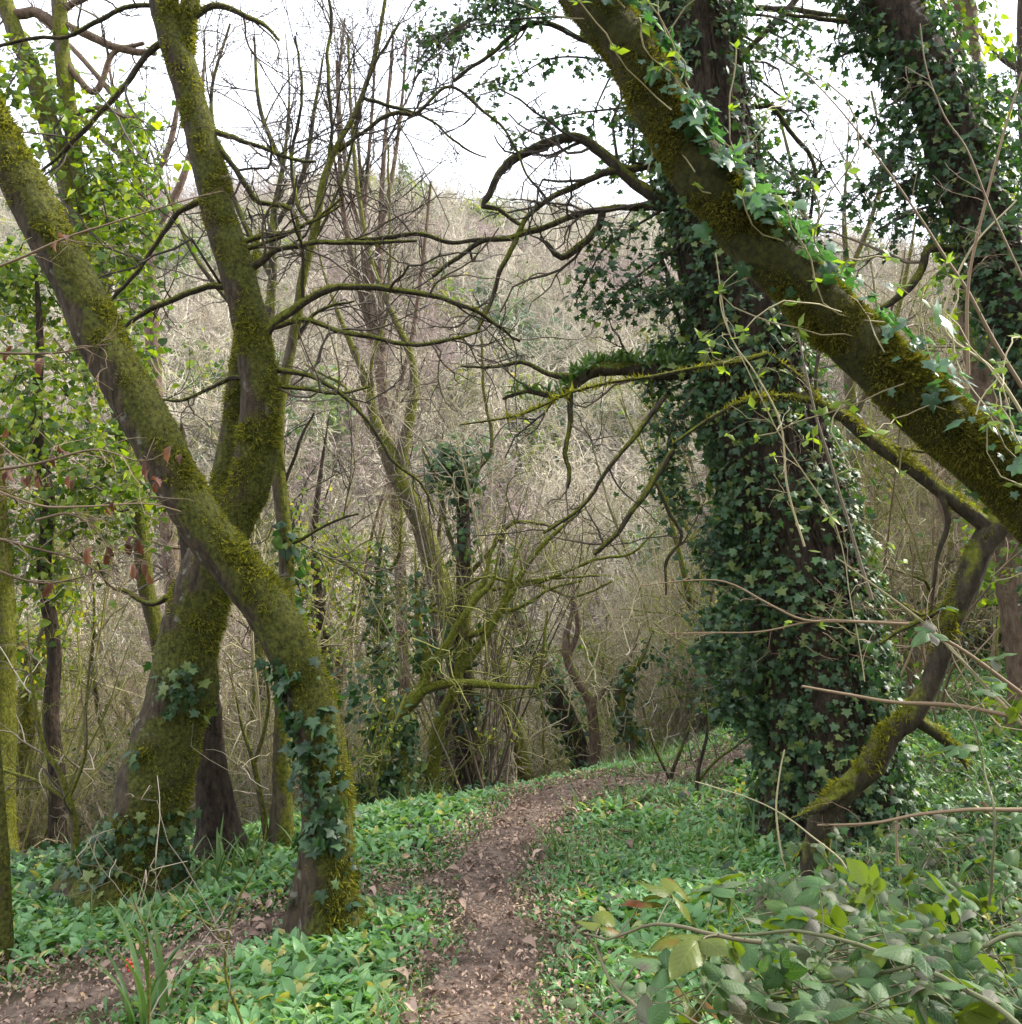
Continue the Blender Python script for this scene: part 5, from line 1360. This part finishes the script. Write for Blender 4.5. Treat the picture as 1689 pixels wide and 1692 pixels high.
scatter('scrub_tangle', tp, np.stack([X, Y, Z], -1), rw.random(len(X)) * 6.28, (.4 + .5 * rw.random(len(X))) * np.clip(.45 + Y / 30, .5, 1.1))
print('tangle', len(X))
bp_ = [bush_proto(311, 'twigG', 'ivy'), bush_proto(312, 'twigO', 'ivyL', size=.045), bush_proto(313, 'twigS', 'ivyL', size=.04)]
N0 = 900
Y = 6.4 + 24 * rw.random(N0) ** 1.3
X = (rw.random(N0) * 1.4 - .7) * Y
es = edge_s(X, Y)
keep = ((es > .7) | ((X > 2.2) & (Y > 7))) & (pdist(X, Y) > .8) & (n2(X * .35, Y * .35, 4) > np.where(X > 2, -.6, -.12))
X, Y = X[keep], Y[keep]; Z = height(X, Y)
scatter('evergreen_scrub', bp_, np.stack([X, Y, Z], -1), rw.random(len(X)) * 6.28, .4 + .5 * rw.random(len(X)))
print('evergreen', len(X))

# ------------------------------------------------------------------ ground cover
def near_mask(X, Y):
    return Y > 1.6
rg = np.random.default_rng(99)
N0 = 120000
Y = 1.9 + 8.6 * rg.random(N0) ** .62
X = (rg.random(N0) * 1.16 - .58) * (Y + .3)
pd = pdist(X, Y); es = edge_s(X, Y)
Zg = height(X, Y)
px, py, dd = project(np.stack([X, Y, Zg], -1))
dens = np.clip((pd + .10) / .25, 0, 1) * (pd > -.07) * np.clip((0.75 - es) / .3, 0, 1)
dens = dens * np.where(fbm(np.stack([X * 2.2, Y * 2.2, X * 0], -1)) > -.55, 1, .25)
# bare ivied ground round the forked tree, thin growth beyond the side path and under the brambles
dens = dens * np.where((px < 330) & (py < 1500), np.where(px < 250, .25, .6), 1) * np.where((px > 1290), .45, 1) * np.where((Y < 3.0) & (px > 1150), .3, 1)
dens = dens * np.where((px < 230) & (py > 1580), .3, 1)
dens = dens * np.where((px > 1000) & (px < 1240) & (py < 1345) & (py > 1280), .35, 1)
k = rg.random(N0) < dens * .62
X, Y, Zg, pd = X[k], Y[k], Zg[k], pd[k]
print('garlic plants', len(X))
ga = Geo()
for q in range(4):
    n = len(X)
    az = rg.random(n) * 2 * PI
    tip = np.stack([np.cos(az), np.sin(az), np.zeros(n)], -1)
    nn = np.array([0, 0, 1.0]) + .25 * rg.normal(size=(n, 3))
    pos = np.stack([X, Y, Zg], -1) + .02 * rg.normal(size=(n, 3)) * [1, 1, 0]
    L = (.056 + .058 * rg.random(n)) * np.clip(.55 + pd * 2, .5, 1) * (0.9 + .4 * n2(X * 1.7, Y * 1.7))
    pick = rg.integers(0, 4, n)
    alive = rg.random(n) < .85
    for v in range(4):
        m = (pick == v) & alive
        put_leaves(ga, GAR[v], pos[m], nn[m], tip[m], L[m], .8 + .35 * rg.random(m.sum()))
tag(ga.build('wild_garlic', M['garlic']), kind='stuff', label='carpet of fresh green wild garlic leaves covering the woodland floor', cat='ground cover')

def flat_scatter(name, N0, ymin, ymax, pw, keepf, tm, size, mat, lift=.006, tiltn=.35, label=None, sizef=None):
    Y = ymin + (ymax - ymin) * rg.random(N0) ** pw
    X = (rg.random(N0) * 1.16 - .58) * (Y + .3)
    pd = pdist(X, Y); Z = height(X, Y)
    px, py, dd = project(np.stack([X, Y, Z], -1))
    k = keepf(X, Y, pd, px, py)
    X, Y, Z, pd = X[k], Y[k], Z[k], pd[k]
    n = len(X)
    g = Geo()
    pos = np.stack([X, Y, Z + .030 + lift * rg.random(n) + .004], -1)
    nn = np.array([0, 0, 1.0]) + tiltn * rg.normal(size=(n, 3))
    put_leaves(g, tm, pos, nn, rg.normal(size=(n, 3)), size * (.4 + .9 * rg.random(n) ** 1.5))
    return tag(g.build(name, M[mat]), kind='stuff', label=label, cat='leaf litter')
CURL = strip_tmpl(5, lambda t: .24 * math.sin(max(.05, min(.95, t)) * PI), arc(1.6, .5), .8, .04)
flat_scatter('leaf_litter', 170000, 1.6, 12, .7, lambda X, Y, pd, px, py: (rg.random(len(X)) < np.where(pd < 0, np.where(pd < -.12, .6, .95), np.clip(1 - pd / .5, .12, .9))) & (edge_s(X, Y) < .8), CURL, .026, 'litter', .012, .5, 'scattered brown dead leaves and twigs trodden into the path and its margins')
flat_scatter('fallen_leaves', 3000, 1.8, 9, .7, lambda X, Y, pd, px, py: (rg.random(len(X)) < np.where(pd < .15, .5, .12)) & (edge_s(X, Y) < .5), CURL, .075, 'litter', .01, .4, 'larger pale dry leaves lying along the path edges')
flat_scatter('ground_ivy', 26000, 2.0, 8.5, .7, lambda X, Y, pd, px, py: (pd > .05) & (edge_s(X, Y) < 1.0) & (((px < 270) & (py < 1510)) | ((px > 1290) & (rg.random(len(X)) < .6)) | (rg.random(len(X)) < .06)) & (n2(X * 1.7, Y * 1.7, 2) > -.35), IVY, .042, 'ivy', .07, .45, 'dark trailing ivy leaves carpeting the ground round the forked tree')
NB = 16000
Y = 2.0 + 6.5 * rg.random(NB) ** .7; X = (rg.random(NB) * 1.16 - .58) * (Y + .3)
pd = pdist(X, Y); k = (pd > -.02) & (edge_s(X, Y) < .8) & (fbm(np.stack([X * 2.3, Y * 2.3, X * 0 + 7], -1)) > np.where(X > .9, -.2, .35))
X, Y = X[k], Y[k]; n = len(X); az = rg.random(n) * 6.28
gb_ = Geo(); put_leaves(gb_, strip_tmpl(5, lambda t: .022 * (1 - t) + .002, arc(1.5, 1.45), .4), np.stack([X, Y, height(X, Y)], -1), np.array([0, 0, 1.0]) + .2 * rg.normal(size=(n, 3)), np.stack([np.cos(az), np.sin(az), az * 0], -1), .10 + .14 * rg.random(n))
tag(gb_.build('grass', M['grassb']), kind='stuff', label='thin grass blades coming up through the wild garlic', cat='grass')
# twigs lying about
g = Geo(); n = 420
Y = 2.6 + 6.2 * rg.random(n) ** .8; X = (rg.random(n) * 1.1 - .55) * Y
p = np.stack([X, Y, height(X, Y) + .03], -1)
W = walk(p, rg.normal(size=(n, 3)) * [1, 1, .02], .08 + .25 * rg.random(n) ** 2, 6, .12, (0, 0, 0), rg)
W[..., 2] = height(W[..., 0], W[..., 1]) + .028
batch_tubes(g, W, np.repeat((.0015 + .003 * rg.random(n))[:, None], 6, 1), 5)
tag(g.build('fallen_twigs', M['twigR']), kind='stuff', label='small broken twigs lying on the path and between the garlic', cat='twigs')

# grass tufts
def grass(px, py, n, h, label, spread=.05, wd=.012, seed=1):
    rng = np.random.default_rng(seed)
    p, d = G(px, py)
    root = thing('grass_tuft', label, 'grass tuft', tuple(float(v) for v in p))
    g = Geo()
    b = p + rng.normal(size=(n, 3)) * [spread, spread, 0]
    for k in range(n):
        T_ = strip_tmpl(9, lambda t: wd / h * (1 - t) ** .6 + .002, arc(.5 + 1.2 * rng.random(), 1.5), .5)
        az = rng.random() * 6.28
        put_leaves(g, T_, b[k:k + 1], np.array([[0, 0, 1.0]]), np.array([[math.cos(az), math.sin(az), 0]]), h * (.5 + .6 * rng.random()))
    g.build('blades', M['grassb'], root)
grass(258, 1700, 15, .50, 'long arching sedge blades in the garlic beside the short thin seedling', .05, .011, 5)
grass(1275, 1400, 26, .32, 'upright tuft of bright grass blades at the foot of the huge ivy-clad tree', .09, .007, 6)
grass(1220, 1420, 14, .26, 'low tuft of drooping grass blades in the garlic near the huge ivy-clad tree', .09, .006, 7)
grass(330, 1460, 16, .30, 'pale-striped tuft of strap leaves beside the foot of the forked tree', .07, .015, 8)
grass(400, 1450, 30, .30, 'spreading tuft of arching leaves between the forked tree and the leaning tree', .12, .009, 9)

# lords-and-ladies berries
p, d = G(214, 1622)
root = thing('berry_spike', 'small spike of bright red berries on the leaf litter', 'berries', tuple(float(v) for v in p))
g = Geo()
for k in range(14):
    a = k * 2.4; z = .018 + .0035 * k
    c = p + np.array([math.cos(a) * .011, math.sin(a) * .011, z + .02])
    th = np.linspace(0, PI, 6); V = [(c[0] + .006 * math.sin(t) * math.cos(f), c[1] + .006 * math.sin(t) * math.sin(f), c[2] + .006 * math.cos(t)) for t in th for f in np.arange(6) * PI / 3]
    F = [(i * 6 + j, i * 6 + (j + 1) % 6, (i + 1) * 6 + (j + 1) % 6, (i + 1) * 6 + j) for i in range(5) for j in range(6)]
    g.add(V, F)
g.build('berries', M['berry'], root)

# ------------------------------------------------------------------ brambles
def bramble_tmpl():
    rows, cols = 27, 9
    V, A = [], []
    for k in range(rows):
        t = k / (rows - 1)
        w = (.36 * (math.sin(t ** .78 * PI) ** .7) * (1 - .28 * t) if 0 < t < 1 else 0.0) + .004
        if k % 2: w *= .90
        for j in range(cols):
            u = (j / (cols - 1)) * 2 - 1
            au = abs(u)
            z = .10 * au * w - .22 * au * au * w + .003 * math.cos((t * 8 - au * 2) * 2 * PI) * (.3 + au) - .20 * t * t + .05 * math.sin(5 * t + 2 * u) * (1 - t * .3)
            V.append((u * w, t + (.03 * au if k % 2 else 0) - .05 * au, z)); A.append((u, t, 0))
    F = [(k * cols + j, k * cols + j + 1, (k + 1) * cols + j + 1, (k + 1) * cols + j) for k in range(rows - 1) for j in range(cols - 1)]
    return np.array(V, float), np.array(F, int), np.array(A, float)
BR_ = bramble_tmpl()
BR, BRA = BR_[:2], BR_[2]
def bramble(pts, label, seed, w=7, step=.09, leaf=.046, mat='bramble', name='bramble_cane', up=.06):
    """pts: (px,py,depth)"""
    rng = np.random.default_rng(seed)
    A = np.array([(*P(a, b, d), w / 2 / FPX * 2.0) for a, b, d in pts])
    B = cr_resample(A, .02)
    C, R = B[:, :3], B[:, 3] * np.linspace(1, .45, len(B))
    C = C + .008 * np.stack([fbm(C * 9), fbm(C * 9 + 9), fbm(C * 9 + 19)], -1)
    gz = height(C[:, 0], C[:, 1]); C[:, 2] = np.maximum(C[:, 2], gz + .03)
    root = thing(name, label, 'bramble', tuple(float(v) for v in C[0]))
    gs, gl = Geo(), Geo()
    gl.A, gl.auv = [], BRA
    batch_tubes(gs, C[None], R[None], 7)
    # prickles
    n = len(C) * 2; i = rng.integers(0, len(C) - 1, n); dd = nrm(rng.normal(size=(n, 3)))
    put_leaves(gs, tmpl([(-.3, 0, 0), (.3, 0, 0), (0, 1, 0), (0, 0, .3)], [(0, 1, 2), (0, 3, 2), (1, 3, 2)]), C[i], rng.normal(size=(n, 3)), dd, R[i] * 2.2)
    s = np.concatenate([[0], np.cumsum(np.linalg.norm(np.diff(C, axis=0), axis=1))])
    tot = s[-1]
    for a in np.arange(step * .5, tot, step):
        i = int(np.searchsorted(s, a)); i = min(i, len(C) - 2)
        t = nrm(C[i + 1] - C[i]); side = nrm(np.cross(t, [0, 0, 1.0])) * (1 if rng.random() < .5 else -1)
        d = nrm(side * (.5 + rng.random() * .8) + t * (.3 * rng.normal() + .3) + np.array([0, -.25, .35 + .4 * rng.random()]))
        L = .045 + .055 * rng.random()
        pet = walk(C[i][None], d[None], np.array([L]), 5, .08, (0, 0, -.03), rng)
        batch_tubes(gs, pet, np.full((1, 5), .0011), 5)
        e = pet[0, -1]; d2 = nrm(pet[0, -1] - pet[0, -2]); 
        nrmv = nrm(np.array([0, -.25, 1.0]) + .5 * rng.normal(size=3))
        nl = 3 if rng.random() < .7 else 5
        sc = leaf * (.65 + .6 * rng.random())
        hz = nrm(d2 * [1, 1, .35])
        for q in range(nl):
            ang = [0, 1.25, -1.25, 2.1, -2.1][q]
            dirq = hz * math.cos(ang) + np.cross(nrmv, hz) * math.sin(ang) + np.array([0, 0, -.1 - .2 * rng.random()])
            nq = nrm(nrmv + .22 * rng.normal(size=3))
            base = e + (hz * .012 if q == 0 else 0)
            put_leaves(gl, BR, base[None], nq[None], dirq[None], np.array([sc * (1.1 if q == 0 else .85)]))
    gs.build('stem', M['stemB'], root); gl.build('leaves', M[mat], root)
    return root
bramble([(1780, 1800, 1.15), (1640, 1665, 1.25), (1500, 1592, 1.35), (1340, 1545, 1.4), (1240, 1545, 1.45), (1140, 1548, 1.5)], 'long arching bramble cane nearest the path, crossing low over the leaves', 401, 7, .10, .056)
bramble([(1140, 1800, 1.3), (1060, 1680, 1.4), (1005, 1620, 1.45), (985, 1565, 1.5), (965, 1545, 1.5)], 'bramble tip with red-tinged leaves rising beside the path', 402, 7, .07, .072, 'brambleR')
bramble([(1260, 1560, 1.4), (1160, 1542, 1.42), (1080, 1530, 1.45), (1000, 1550, 1.5), (960, 1540, 1.5)], 'bramble shoot with lime-backed leaves pointing at the path', 403, 6, .09, .070, 'brambleR')
bramble([(1900, 1500, 1.8), (1700, 1580, 1.7), (1500, 1640, 1.6), (1300, 1700, 1.5)], 'bramble cane running down across the lower corner of the bank', 404, 8)
bramble([(1900, 1620, 1.4), (1700, 1545, 1.5), (1600, 1570, 1.5), (1400, 1620, 1.5), (1200, 1660, 1.5)], 'thin bramble cane over grey-green leaves in the corner', 405, 7)
bramble([(1760, 1330, 2.2), (1700, 1200, 2.3), (1620, 1120, 2.4), (1560, 1060, 2.5), (1520, 1020, 2.5)], 'tall bramble cane reaching up before the crooked mossy tree', 406, 6, .12, .05)
bramble([(1640, 1500, 2.0), (1640, 1350, 2.0), (1620, 1250, 2.1), (1600, 1190, 2.1), (1560, 1140, 2.2)], 'upright bramble shoot with round blue-green leaves by the bank', 407, 5, .11, .055)
ll = ['bramble cane in the thick of the patch on the right bank', ]
rbm = np.random.default_rng(410)
for k in range(60):
    y0 = 1475 + 250 * rbm.random() ** .9; x0 = 1150 + 640 * rbm.random()
    x0 = max(x0, np.interp(y0, [1470, 1560, 1720], [1480, 1300, 1080]))
    d = np.interp(y0, [1450, 1560, 1720], [2.9, 2.0, 1.35]) * (.92 + .2 * rbm.random())
    L = 120 + 170 * rbm.random(); a = rbm.normal() * .35 + (PI if rbm.random() < .5 else 0)
    if a > 1.5: L = min(L, x0 - np.interp(y0, [1470, 1560, 1720], [1300, 1120, 960]))
    pts_ = [(x0 + L * t * math.cos(a), y0 + L * t * math.sin(a) * .35 - 70 * math.sin(t * PI) * (.4 + .6 * rbm.random()) + 25, d + .15 * t * rbm.normal()) for t in (0, .33, .66, 1)]
    r = bramble(pts_, ll[0], 420 + k, 3.2, .055, .034 + .018 * rbm.random())
    r['group'] = 'bramble canes in the thick of the patch'
for k in range(16):
    y0 = 1360 + 110 * rbm.random(); x0 = 1330 + 400 * rbm.random()
    d = 3.3 + .8 * rbm.random()
    pts_ = [(x0 + 110 * t * (1 if k % 2 else -1), y0 + 40 - 60 * math.sin(t * PI), d) for t in (0, .33, .66, 1)]
    r = bramble(pts_, 'thin bramble sprig growing round the crooked mossy foot', 520 + k, 4, .085, .046)
    r['group'] = 'bramble sprigs round the crooked mossy foot'

# bare sticks across the right side
def stick(pts, d, label, w, mat='twigR', tw=1, seed=1):
    rng = np.random.default_rng(seed)
    root = None
    c, r = line3([(a, b, w * (1 - .12 * k)) for k, (a, b) in enumerate(pts)], d, .03, .006)
    root = thing('bare_twig', label, 'twig', tuple(float(v) for v in c[0]))
    g = Geo(); batch_tubes(g, c[None], r[None], 6); g.build('stem', M[mat], root)
    if tw:
        cc, rr = resamp(c, r, 14); g = Geo()
        grow(g, cc[None], np.full((1, 14), .002), [(4 * tw, .22, .7, .12, 7, .6), (2, .1, .7, .2, 5, .7)], rng, (0, 0, .02), 3, .001)
        g.build('side_twigs', M[mat], root)
stick([(1800, 1330), (1689, 1342), (1600, 1340), (1520, 1345), (1440, 1358), (1350, 1361)], 2.6, 'long level reddish stick pointing at the big ivy trunk foot', 9, seed=601)
stick([(1800, 1215), (1600, 1170), (1480, 1162), (1400, 1148), (1322, 1134)], 2.8, 'pale stick sloping across the base of the big ivy trunk', 9, 'twigR', 0, 602)
stick([(1760, 1260), (1689, 1195), (1620, 1125), (1560, 1060), (1500, 1010), (1440, 965), (1388, 925)], 2.7, 'long straight twig rising left across the crooked mossy tree', 8, 'twigS', 1, 603)
stick([(1800, 1240), (1689, 1145), (1600, 1080), (1520, 1035)], 2.5, 'stout pale stick leaning in above the brambles', 9, 'twigR', 0, 604)
stick([(1500, 1030), (1400, 1025), (1330, 1022), (1270, 995), (1200, 960), (1130, 960), (1060, 970)], 3.2, 'thin russet twig curving left across the dark trunk', 6, 'twigR', 1, 605)
stick([(1450, 1026), (1350, 1024), (1260, 1042), (1180, 1045), (1100, 1050)], 3.2, 'second thin russet twig running level just below the first', 4, 'twigR', 1, 606)
stick([(1405, 1450), (1390, 1420), (1340, 1380), (1300, 1350), (1240, 1320), (1150, 1292)], 3.4, 'yellowish dead stem drooping over the garlic under the ivy trunk', 4, 'twigS', 0, 607)
stick([(1305, 1455), (1290, 1400), (1284, 1340), (1290, 1280), (1298, 1240)], 3.6, 'single upright pale stem before the foot of the big ivy trunk', 4, 'twigS', 0, 608)
stick([(1489, 1460), (1482, 1420), (1480, 1370), (1484, 1340)], 2.9, 'short orange-tinted stem standing among bramble sprigs', 5, 'twigR', 0, 609)
stick([(1689, 640), (1640, 560), (1600, 480), (1560, 420), (1500, 330), (1420, 220), (1330, 120), (1260, 60)], 3.6, 'long thin twig slanting up across the sky gap', 7, 'twigR', 2, 610)
stick([(1700, 480), (1640, 350), (1600, 250), (1560, 190), (1530, 110), (1520, 40)], 3.4, 'pale wavy vine stem hanging before the curving ivy tree', 4, 'twigR', 1, 611)
stick([(1600, 620), (1600, 480), (1630, 330), (1660, 220), (1689, 120)], 3.5, 'straight russet shoot rising in front of the curving ivy tree', 6, 'twigR', 2, 612)
stick([(1440, 990), (1400, 860), (1370, 760), (1340, 660), (1320, 560), (1310, 480)], 3.3, 'slender grey shoot in front of the big ivy trunk, beside the mossy limb', 6, 'twigG', 2, 613)
stick([(1330, 900), (1300, 800), (1290, 700), (1250, 620), (1210, 560), (1190, 480), (1240, 430)], 3.3, 'looping pale vine stem before the big ivy trunk', 4, 'twigS', 1, 614)
stick([(1700, 700), (1640, 610), (1560, 540), (1600, 420), (1680, 330)], 3.8, 'forking straw-coloured twig above the slanting trunk', 6, 'twigS', 2, 615)
# spring leaves on thin shoots round the big trunk
root = thing('honeysuckle', 'scattered small bright spring leaves on fine stems before the big ivy trunk', 'climber', tuple(float(v) for v in P(1420, 1050, 3.2)))
rng = np.random.default_rng(630); gs, gl = Geo(), Geo()
c, r = line3([(1430, 1120, 4), (1410, 1000, 4), (1380, 860, 4), (1300, 730, 4), (1210, 560, 3), (1180, 420, 3)], 3.2, .03, .02)
cc, rr = resamp(c, r, 24); batch_tubes(gs, cc[None], np.full((1, 24), .002), 5); col_ = []
grow(gs, cc[None], np.full((1, 24), .0018), [(14, .35, .8, .2, 8, .7), (2, .14, .7, .2, 5, .8)], rng, (0, 0, 0), 3, .001, col_)
e = np.concatenate([col_[0][0][::2, -1], col_[1][0][::2, -1]])
for q in range(3): put_leaves(gl, LEAFS, e, np.array([0, -.5, .8]) + .5 * rng.normal(size=e.shape), np.array([0, 0, .4]) + rng.normal(size=e.shape), .034 * (.5 + rng.random(len(e))))
gs.build('stems', M['twigS'], root); gl.build('leaves', M['newleaf'], root)

# grey rock face on the far hillside
def rock(px, py, w, h, d, label, seed):
    g = Geo(); nx, nz_ = 40, 30
    c = P(px, py, d); W_ = w / FPX * d; H_ = h / FPX * d
    U, V_ = np.meshgrid(np.linspace(-1, 1, nx), np.linspace(0, PI, nz_))
    z = np.cos(V_); rr = np.sin(V_)
    X = c[0] + W_ / 2 * np.sin(U * PI) * rr; Yv = c[1] - 2.2 * np.cos(U * PI) * rr; Zv = c[2] + H_ / 2 * z
    Pp = np.stack([X, Yv, Zv], -1)
    Pp = Pp + (Pp - c) * (.35 * fbm(Pp * .35 + seed) + .12 * np.round(3 * vnoise(Pp * [.8, .8, .35] + seed)))[..., None]
    i = np.arange(nx - 1)[None] + (np.arange(nz_ - 1) * nx)[:, None]
    g.add(Pp.reshape(-1, 3), np.stack([i, i + 1, i + nx + 1, i + nx], -1).reshape(-1, 4))
    tag(g.build('rock_outcrop', M['rock'], smooth=False), label, 'rock')
rock(535, 590, 130, 130, 66, 'grey limestone face showing through the far wood behind the pole tree', 3)
rock(330, 500, 120, 60, 74, 'low grey rock ledge in the far wood beside the forked tree', 8)

# ------------------------------------------------------------------ the valley's thin haze
hm_, HN, HL = newmat('valley_haze')
ho = HN.new('ShaderNodeOutputMaterial'); hv = HN.new('ShaderNodeVolumePrincipled')
hv.inputs['Color'].default_value = (0.93, 0.95, 1.0, 1); hv.inputs['Density'].default_value = 0.0004
HL.new(hv.outputs[0], ho.inputs['Volume'])
g = Geo()
x0, x1, y0, y1, z0, z1 = -420, 420, -80, 720, -60, 60
g.add([(x, y, z) for z in (z0, z1) for y in (y0, y1) for x in (x0, x1)], [(0, 2, 3, 1), (4, 5, 7, 6), (0, 1, 5, 4), (2, 6, 7, 3), (0, 4, 6, 2), (1, 3, 7, 5)])
tag(g.build('haze', hm_, smooth=False), kind='stuff')
cy.volume_step_rate = 10
